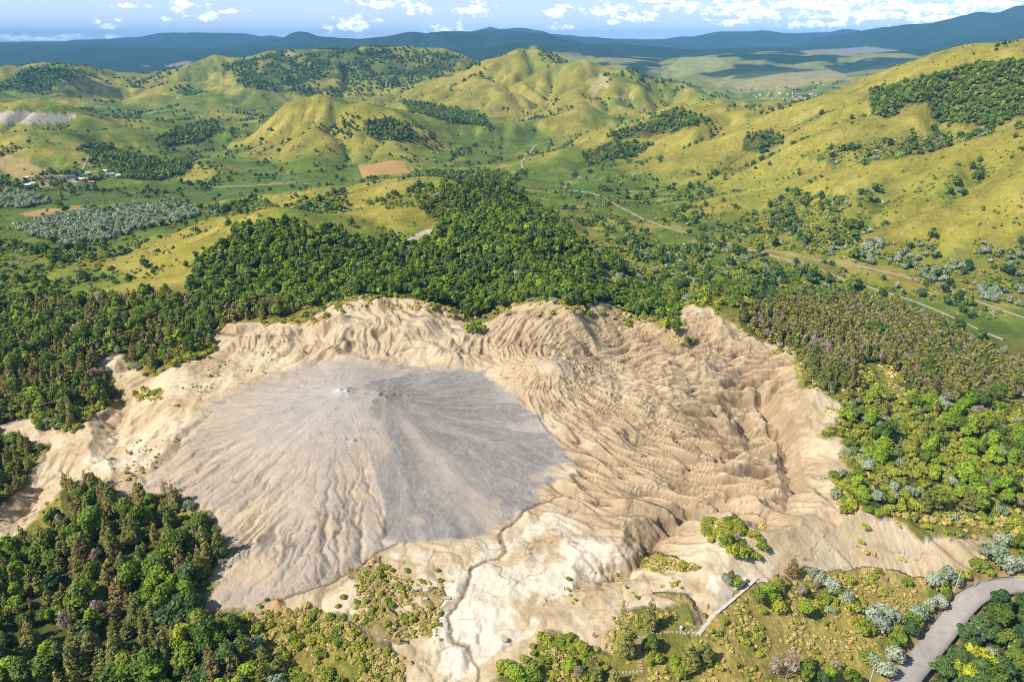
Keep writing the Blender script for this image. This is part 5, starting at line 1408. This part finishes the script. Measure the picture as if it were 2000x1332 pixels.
# ---- stepping boardwalk and stone steps
def path_pieces(name, P, step, size, mat, piece, label, cat, jitter=.1, lift=.06, every=True):
    C = resample(P, step); root = empty(name, (C[0, 0], C[0, 1], gz(*C[0]))); tag(root, label, cat)
    T = np.gradient(C, axis=0); rg = np.random.default_rng(len(C) * 7)
    meshes = []
    for v in range(4):
        b = MB(); d = (size[0] * rg.uniform(.85, 1.12), size[1] * rg.uniform(.8, 1.05), size[2])
        b.box((0, 0, 0), d, 0, .95); meshes.append(b.mesh(piece, mat))
    for k in range(len(C)):
        o = bpy.data.objects.new(piece, meshes[k % 4]); COL.objects.link(o); o.parent = root
        x, y = C[k] + rg.uniform(-jitter, jitter, 2)
        o.location = (x - root.location.x, y - root.location.y, gz(x, y) + lift - root.location.z)
        o.rotation_euler = (0, 0, math.atan2(T[k, 1], T[k, 0]) + PI / 2 + rg.uniform(-.08, .08))
    return root
path_pieces('boardwalk', FOOT[0], .55, (1.15, .46, .12), PLANK, 'plank', 'pale plank boardwalk climbing beside the dry grass slope', 'boardwalk', .05, .10)
path_pieces('stone_stairs', FOOT[1][:4], .7, (.95, .34, .16), STONE, 'step', 'flight of pale stone steps between the pines', 'stairs', .04, .10)
path_pieces('stone_path', FOOT[1][3:], .75, (.7, .45, .14), STONE, 'paving_stone', 'rough pale stone path curving under the pines', 'path', .25, .05)
path_pieces('stone_stairs', FOOT[2], .7, (.9, .34, .16), STONE, 'step', 'short pale steps beside the bush clump on the bare hill', 'stairs', .06, .10)
path_pieces('stone_path', FOOT[3], .75, (.7, .42, .14), STONE, 'paving_stone', 'short row of pale stones at the foot of the steps', 'path', .2, .05)
# ---- slabs, boulders, heap
def chunk(name, px, py, d, rz, label, cat, mat, rot=(.05, .03)):
    p = hit(px, py); rg = np.random.default_rng(int(px + py)); b = MB()
    n = 12; V = []; F = []
    for j, (zz, sc) in enumerate(((-.5, .92), (.1, 1.0), (.42, .96), (.5, .84))):
        for k in range(n):
            a = 2 * PI * k / n; e = 4.0
            r = 1 / (abs(math.cos(a)) ** e + abs(math.sin(a)) ** e) ** (1 / e) * sc * rg.uniform(.93, 1.05)
            V.append((math.cos(a) * r * d[0] / 2, math.sin(a) * r * d[1] / 2, zz * d[2]))
    for j in range(3):
        for k in range(n): F.append((j * n + k, j * n + (k + 1) % n, (j + 1) * n + (k + 1) % n, (j + 1) * n + k))
    V.append((0, 0, .53 * d[2])); F += [(3 * n + k, 3 * n + (k + 1) % n, len(V) - 1) for k in range(n)]
    b.add(V, F); o = b.build(name, mat, None, (p[0], p[1], p[2] + d[2] * .3), rz)
    o.rotation_euler = (rot[0], rot[1], rz)
    tag(o, label, cat)
chunk('concrete_block', 985, 1250, (1.9, 1.3, .9), -.4, 'lone white concrete block on the pale flat', 'block', STONE)
chunk('concrete_slab', 873, 1168, (2.3, 1.1, .4), .05, 'long white slab on the flat beside the tussock patch', 'slab', STONE)
chunk('concrete_slab', 883, 1136, (1.0, .7, .4), .3, 'small white slab above the long slab beside the tussock patch', 'slab', STONE)
chunk('concrete_slab', 816, 1149, (1.7, 1.2, .45), .5, 'squarish pale slab lying among the tussocks', 'slab', CONC)
chunk('concrete_slab', 832, 1152, (1.7, 1.3, .45), -.2, 'broad pale slab beside the squarish slab among the tussocks', 'slab', CONC)
chunk('concrete_slab', 831, 1169, (1.3, .8, .4), .1, 'narrow pale slab below the broad slab among the tussocks', 'slab', CONC)
chunk('boulder', 619, 1291, (1.0, .9, .8), .4, 'grey boulder in the green scrub below the tussock patch', 'boulder', plain('grey_stone', (.27, .25, .24)))
chunk('boulder', 575, 1194, (1.0, .6, .5), .2, 'dark flat boulder beside the earth heap', 'boulder', plain('brown_stone', (.22, .18, .15)))
chunk('boulder', 720, 1165, (.8, .7, .6), .8, 'pinkish boulder in the middle of the tussock patch', 'boulder', plain('pink_stone', (.42, .33, .29)))
chunk('boulder', 1189, 1231, (.9, .7, .4), .8, 'pale flat boulder on the sandy slope before the pines', 'boulder', STONE)
for k, (qx, qy, s_) in enumerate(((1178, 1234, .5), (1162, 1118, .7), (1143, 1165, .6), (700, 1290, .5), (655, 1270, .5), (760, 1290, .5), (1060, 1180, .7), (1345, 1236, .8), (1352, 1230, .6), (1338, 1238, .7))):
    chunk('stone', qx, qy, (s_, s_ * .8, s_ * .6), k, 'small pale stone lying loose on the sandy ground', 'stone', STONE)
    COL.objects[-1]['group'] = 'loose pale stones'
def heap():
    p = hit(543, 1180); V = []; F = []; n = 28; rings = 9; rg = np.random.default_rng(2)
    for j in range(rings):
        t = j / (rings - 1); r = 2.7 * (1 - t) ** 1.0 + .05; h = 2.2 * (t - .15 * math.sin(t * PI)) - .25
        for k in range(n):
            a = 2 * PI * k / n; w = 1 + .10 * math.sin(5 * a + 1) * (1 - t) + .05 * math.sin(11 * a) + rg.uniform(-.03, .03)
            V.append((math.cos(a) * r * w, math.sin(a) * r * w, h))
    for j in range(rings - 1):
        for k in range(n): F.append((j * n + k, j * n + (k + 1) % n, (j + 1) * n + (k + 1) % n, (j + 1) * n + k))
    b = MB(); b.add(V, F); o = b.build('earth_heap', EARTH, None, tuple(p)); o.data.polygons.foreach_set('use_smooth', [True] * len(F))
    tag(o, 'small conical tan earth heap at the foot of the mud dome', 'heap')
heap()
# ---- litter bin and board near the boardwalk
def bin_at(px, py, col, label):
    p = hit(px, py); root = empty('litter_bin', tuple(p)); tag(root, label, 'bin')
    b = MB(); b.tube([(0, 0, -.1), (0, 0, .15), (0, 0, .85)], [.30, .33, .40], 12); b.build('body', plain('bin', col), root)
    b = MB(); b.tube([(0, 0, .85), (0, 0, .98), (0, 0, 1.04)], [.43, .40, .15], 12); b.build('lid', plain('bin_lid', tuple(c * .9 for c in col)), root)
bin_at(1455, 1134, (.72, .70, .64), 'white litter bin beside the boardwalk top')
bin_at(1330, 1229, (.55, .66, .70), 'pale blue litter bin in the shade of the pine by the stone path')

# ---- guard rails and poles at the road
def rail(px_pts, col, label, posts):
    P = resample(hits(px_pts), .5); root = empty('guard_rail', (P[0, 0], P[0, 1], gz(*P[0]))); tag(root, label, 'guard rail')
    ox, oy, oz = root.location
    prof = [(0, .42), (.05, .50), (0, .57), (.05, .64), (0, .74), (-.03, .74), (-.03, .42)]
    T = np.gradient(P, axis=0); T /= np.linalg.norm(T, axis=1, keepdims=True); V = []; F = []
    for k in range(len(P)):
        nx, ny = T[k, 1], -T[k, 0]; z = gz(*P[k])
        for a, h in prof: V.append((P[k, 0] + nx * a - ox, P[k, 1] + ny * a - oy, z + h + .05 - oz))
    m_ = len(prof)
    for k in range(len(P) - 1):
        for j in range(m_): F.append((k * m_ + j, k * m_ + (j + 1) % m_, (k + 1) * m_ + (j + 1) % m_, (k + 1) * m_ + j))
    mat = plain('rail_paint', col, .5, .12, 3.0, .4)
    b = MB(); b.add(V, F); b.build('beam', mat, root)
    pm = MB().box((0, 0, .15), (.12, .10, 1.2)).mesh('post', mat)
    for k in np.linspace(0, len(P) - 1, posts).astype(int):
        o = bpy.data.objects.new('post', pm); COL.objects.link(o); o.parent = root; o.location = (P[k, 0] - T[k, 1] * .1 - ox, P[k, 1] + T[k, 0] * .1 - oy, gz(*P[k]) - oz)
    return root
rail([(1929, 1136), (1945, 1131), (1962, 1129), (1979, 1128)], (.20, .30, .22), 'dull green guard rail on the outside of the road bend', 6)
rail([(1980, 1128), (2000, 1128), (2025, 1129)], (.80, .60, .02), 'bright yellow guard rail following the green one on the bend', 4)
rail([(1904, 1147), (1912, 1138)], (.18, .36, .26), 'short green guard rail end piece before the road bend', 2)
rail([(1813, 1226), (1826, 1210), (1836, 1198)], (.16, .20, .14), 'dark green guard rail under the silver shrubs by the straight road', 4)
def pole(px, py, h, label, lean=0.0):
    p = hit(px, py); root = empty('utility_pole', tuple(p), .35); tag(root, label, 'utility pole')
    mat = plain('pole_concrete', tuple(alb(228, 216, 200)), .9, .1)
    for s_ in (-1, 1):
        b = MB(); b.add([(s_ * .20 + dx, dy, -.5) for dx, dy in ((-.06, -.13), (.06, -.13), (.06, .13), (-.06, .13))] + [(s_ * .10 + dx, dy, h) for dx, dy in ((-.04, -.09), (.04, -.09), (.04, .09), (-.04, .09))],
                        [(3, 2, 1, 0), (4, 5, 6, 7), (0, 1, 5, 4), (1, 2, 6, 5), (2, 3, 7, 6), (3, 0, 4, 7)])
        b.build('leg', mat, root)
    n = 13
    for k in range(n):
        z = .5 + (h - .9) * k / (n - 1); w = .42 - .2 * z / h
        MB().box((0, 0, z), (w - .07, .2, .34 if k else .9)).build('web', mat, root)
    steel = plain('pole_steel', (.16, .14, .13), .6)
    for z in (h - .25, h - .85):
        arm = MB().box((0, .16, z), (1.6, .09, .09)).build('cross_arm', steel, root)
        for x in (-.7, 0, .7):
            MB().tube([(x, .16, z + .04), (x, .16, z + .16), (x, .16, z + .24)], [.05, .07, .03], 8).build('insulator', plain('insulator', (.35, .18, .10), .3), arm)
    return root
pole(1862, 1162, 9.2, 'pale concrete ladder pole among silver shrubs near the road bend')
pole(1694, 1352, 9.2, 'pale concrete pole beside the lower straight road')

# ---- houses
WALLM = {'white': plain('white_wall', (.72, .70, .66)), 'cream': plain('cream_wall', (.62, .54, .42)), 'blue': plain('blue_wall', (.20, .26, .42)), 'grey': plain('grey_wall', (.38, .37, .36))}
ROOFM = {'red': plain('red_tile_roof', (.46, .14, .08), .8, .2, 1.0), 'dark': plain('dark_sheet_roof', (.10, .11, .15), .5), 'grey': plain('grey_sheet_roof', (.34, .34, .40), .5), 'white': plain('pale_sheet_roof', (.74, .74, .72), .5), 'brown': plain('brown_tile_roof', (.28, .17, .12), .8)}
GLASS = plain('window_glass', (.05, .06, .08), .15, .05, 1.0, .5); DOORM = plain('door_wood', (.22, .12, .06))
HM = {}
def house_mesh(kind, mat, L, W, H, R):
    key = (kind, mat.name, L, W, H, R)
    if key in HM: return HM[key]
    b = MB()
    if kind == 'wall':
        b.add([(-L / 2, -W / 2, -1), (L / 2, -W / 2, -1), (L / 2, W / 2, -1), (-L / 2, W / 2, -1), (-L / 2, -W / 2, H), (L / 2, -W / 2, H), (L / 2, W / 2, H), (-L / 2, W / 2, H), (-L / 2, 0, H + R), (L / 2, 0, H + R)],
              [(0, 1, 5, 4), (2, 3, 7, 6), (1, 2, 6, 9, 5), (3, 0, 4, 8, 7)])
    elif kind == 'roof':
        e, t = .45, .18; l = L / 2 + e; w = W / 2 + e; dz = R * (e / (W / 2))
        top = [(-l, -w, H - dz), (l, -w, H - dz), (l, 0, H + R), (-l, 0, H + R), (l, w, H - dz), (-l, w, H - dz)]
        V = [(x, y, z + .03) for x, y, z in top] + [(x, y, z + t + .03) for x, y, z in top]
        b.add(V, [(0, 3, 2, 1), (3, 5, 4, 2), (6, 7, 8, 9), (9, 8, 10, 11), (0, 1, 7, 6), (4, 5, 11, 10), (1, 2, 8, 7), (2, 4, 10, 8), (0, 6, 9, 3), (3, 9, 11, 5)])
    HM[key] = b.mesh(kind, mat); return HM[key]
def house(px, py, L, W, H, R, wall, roof, rz, label, group, detail=True, name='house', pos=None):
    p = hit(px, py) if pos is None else pos
    root = empty(name, (p[0], p[1], p[2] - .1), rz); tag(root, label, 'house' if name != 'barn' else 'barn', group)
    for kd, mat in (('wall', WALLM[wall]), ('roof', ROOFM[roof])):
        o = bpy.data.objects.new(kd, house_mesh(kd, mat, L, W, H, R)); COL.objects.link(o); o.parent = root
    if detail:
        MB().box((L * .18, -W / 2 - .02, 1.0), (1.0, .12, 2.0)).build('door', DOORM, root)
        for x in (-L * .28, L * .36):
            MB().box((x, -W / 2 - .02, 1.6), (1.2, .1, 1.2)).build('window', GLASS, root)
    return p
HAMLET = [(118, 351, 30, 11, 4, 3.0, 'grey', 'dark', .15, 'barn', 'long dark-roofed barn in the valley hamlet'), (139, 348, 18, 9, 4, 2.5, 'grey', 'dark', .3, 'barn', 'shorter dark-roofed barn beside the hamlet lane'),
          (108, 351, 12, 8, 3.5, 2.2, 'grey', 'grey', .1, 'house', 'grey-roofed house next to the long barn'), (113, 357, 16, 9, 3.5, 2.8, 'cream', 'red', .1, 'house', 'red-roofed house in front of the long barn'),
          (123, 357, 9, 7, 3, 2, 'white', 'white', .4, 'house', 'white-roofed shed beside the red-roofed hamlet house'), (95, 358, 11, 7, 3, 2, 'grey', 'dark', -.2, 'house', 'small dark-roofed house at the hamlet edge'),
          (53, 349, 9, 8, 3, 2, 'white', 'white', .2, 'house', 'lone white shed on the slope above the hamlet'), (160, 353, 13, 8, 3.5, 2.4, 'cream', 'white', .2, 'house', 'white-roofed house across the hamlet lane'),
          (170, 352, 12, 7, 3.5, 2.4, 'white', 'grey', .1, 'house', 'grey-roofed white house across the hamlet lane'), (180, 359, 12, 7, 3.5, 2.4, 'blue', 'red', .05, 'house', 'blue-walled house with red roof by the meadow'),
          (172, 340, 9, 7, 3, 2, 'white', 'white', .6, 'house', 'white cottage uphill of the hamlet'), (217, 343, 16, 10, 3.5, 3, 'cream', 'grey', .25, 'house', 'wide grey-roofed house among the village trees'),
          (232, 348, 9, 8, 6, 2.5, 'blue', 'white', .4, 'house', 'tall blue-walled house among the village trees'), (205, 337, 9, 7, 4, 2.2, 'white', 'white', .3, 'house', 'white house at the edge of the village wood'),
          (40, 367, 11, 6, 3, 1.8, 'white', 'white', .1, 'house', 'low white shed behind the grey shrubs of the meadow'), (56, 364, 10, 7, 3.5, 2, 'blue', 'white', .2, 'house', 'blue-walled shed behind the grey shrubs of the meadow'),
          (64, 361, 9, 6, 3, 1.8, 'white', 'white', .5, 'house', 'white cottage beside the blue-walled shed'), (34, 361, 12, 6, 3, 1.8, 'cream', 'brown', .1, 'house', 'brown-roofed cottage beside the white sheds'),
          (148, 358, 5, 4, 2.5, 1.3, 'white', 'white', .2, 'house', 'tiny white shed at the lane junction')]
for a in HAMLET: house(a[0], a[1], *(v * .72 for v in a[2:6]), *a[6:9], a[10], 'houses of the valley hamlet', True, a[9])
FARV = [(1503, 184), (1501, 189), (1522, 184), (1538, 186), (1549, 184), (1556, 186), (1561, 185), (1582, 186), (1594, 187), (1588, 185), (1479, 191), (1508, 193), (1519, 195), (1531, 195), (1539, 195), (1559, 194), (1568, 195), (1573, 194), (1584, 191), (1586, 194), (1590, 192), (1550, 190), (1484, 187), (1474, 188), (1564, 191), (1634, 177)]
nv = 0
for k, (a, b_) in enumerate(FARV):
    p = hit(a, b_)
    if p is None or p[1] < 1900: continue
    rg = np.random.default_rng(k); roof = ('red', 'brown', 'white', 'grey', 'red')[k % 5]; wall = ('white', 'cream')[k % 2]
    house(a, b_, 9 + 4 * (k == 14), 6.5, 3.4, 2.4, wall, roof, rg.uniform(-.5, .5), '%s-walled house with %s roof in the far village behind the ridge' % (wall, {'red': 'red', 'brown': 'brown', 'white': 'pale', 'grey': 'grey'}[roof]), 'houses of the far village', False, 'house', p); nv += 1
print('far houses', nv)

# ---- people
def person(px, py, h, shirt, legs, hair, rz, stride, label):
    p = hit(px, py); root = empty('person', (p[0], p[1], p[2] - .02), rz, h / 1.72); tag(root, label, 'person', None)
    skin = plain('skin', (.50, .32, .23), .6, .05); st = stride
    J = {'pel': (0, 0, .95, .145), 'sp': (0, 0, 1.15, .14), 'ch': (0, 0, 1.34, .165), 'nk': (0, 0, 1.49, .06), 'hd': (0, .01, 1.60, .095), 'tp': (0, .01, 1.68, .075),
         'sl': (-.19, 0, 1.40, .065), 'el': (-.25, -.04 + st * .3, 1.14, .048), 'wl': (-.25, .06 + st * .5, .92, .035), 'hl': (-.25, .09 + st * .55, .84, .04),
         'sr': (.19, 0, 1.40, .065), 'er': (.25, -.04 - st * .3, 1.14, .048), 'wr': (.25, .06 - st * .5, .92, .035), 'hr': (.25, .09 - st * .55, .84, .04),
         'tl': (-.10, 0, .88, .095), 'kl': (-.11, .03 - st * .4, .48, .062), 'al': (-.11, -st * .9, .09, .045), 'fl': (-.12, .16 - st * .9, .03, .04),
         'tr': (.10, 0, .88, .095), 'kr': (.11, .03 + st * .4, .48, .062), 'ar': (.11, st * .9, .09, .045), 'fr': (.12, .16 + st * .9, .03, .04)}
    def skinmesh(nm, names, edges, mat, grow=0.0, over={}):
        me = bpy.data.meshes.new(nm); idx = {n: i for i, n in enumerate(names)}
        me.from_pydata([J[n][:3] for n in names], [(idx[a], idx[b]) for a, b in edges], []); me.materials.append(mat)
        o = bpy.data.objects.new(nm, me); COL.objects.link(o); o.parent = root
        o.modifiers.new('skin', 'SKIN').use_smooth_shade = True
        sv = me.skin_vertices[0].data
        for n in names:
            r = over.get(n, J[n][3]) + grow; sv[idx[n]].radius = (r, r * (.8 if n in ('pel', 'sp', 'ch') else 1.0))
        sv[0].use_root = True
        o.modifiers.new('sub', 'SUBSURF').render_levels = 1
        return o
    names = list(J)
    skinmesh('body', names, [('pel', 'sp'), ('sp', 'ch'), ('ch', 'nk'), ('nk', 'hd'), ('hd', 'tp'), ('ch', 'sl'), ('sl', 'el'), ('el', 'wl'), ('wl', 'hl'), ('ch', 'sr'), ('sr', 'er'), ('er', 'wr'), ('wr', 'hr'), ('pel', 'tl'), ('tl', 'kl'), ('kl', 'al'), ('al', 'fl'), ('pel', 'tr'), ('tr', 'kr'), ('kr', 'ar'), ('ar', 'fr')], skin)
    skinmesh('shirt', ['pel', 'sp', 'ch', 'sl', 'el', 'sr', 'er'], [('pel', 'sp'), ('sp', 'ch'), ('ch', 'sl'), ('sl', 'el'), ('ch', 'sr'), ('sr', 'er')], plain('shirt', shirt), .022)
    skinmesh('trousers', ['pel', 'tl', 'kl', 'al', 'tr', 'kr', 'ar'], [('pel', 'tl'), ('tl', 'kl'), ('kl', 'al'), ('pel', 'tr'), ('tr', 'kr'), ('kr', 'ar')], plain('trousers', legs), .018)
    skinmesh('hair', ['hd', 'tp'], [('hd', 'tp')], plain('hair', hair), .014)
person(677, 859, 1.25, (.62, .62, .72), (.03, .03, .05), (.03, .02, .02), 1.2, .22, 'person in pale top and dark trousers on the dried mud dome')
person(1035, 1074, 1.18, (.03, .025, .03), (.32, .07, .06), (.03, .02, .02), -.8, .2, 'person in black top walking on the pale flat')
person(1031, 1082, 1.18, (.75, .73, .68), (.22, .25, .27), (.05, .03, .02), -.6, .18, 'person in white top walking on the pale flat')
person(1102, 1153, 1.18, (.09, .06, .04), (.42, .10, .07), (.03, .02, .02), .9, .25, 'person in red trousers beside the sandy path')
person(1121, 1149, 1.18, (.10, .10, .05), (.07, .08, .12), (.03, .02, .02), .8, .15, 'person in dark clothes beside the sandy path')

# ------------------------------------------------------------------ air
def build_haze():
    x0, x1, y0, y1, z0, z1 = -31000, 31000, -400, 27000, float(LOWEST) - 5, float(HIGHEST) + 12
    V = [(x, y, z) for z in (z0, z1) for y in (y0, y1) for x in (x0, x1)]
    F = [(0, 2, 3, 1), (4, 5, 7, 6), (0, 1, 5, 4), (2, 6, 7, 3), (0, 4, 6, 2), (1, 3, 7, 5)]
    m = bpy.data.materials.new('haze'); m.use_nodes = True
    nt = m.node_tree; nt.nodes.clear()
    out = nt.nodes.new('ShaderNodeOutputMaterial'); pv = nt.nodes.new('ShaderNodeVolumePrincipled')
    pv.inputs['Color'].default_value = (.20, .54, 1.0, 1); pv.inputs['Density'].default_value = 6.2e-5; pv.inputs['Anisotropy'].default_value = -0.2
    nt.links.new(pv.outputs[0], out.inputs['Volume'])
    o = bpy.data.objects.new('haze', mk('haze', V, F, [m])); COL.objects.link(o)
    o['kind'] = 'stuff'; tag(o, 'thin blue haze lying over the distant hills', 'haze')
build_haze()
print('all done', round(time.time() - _T0, 1))
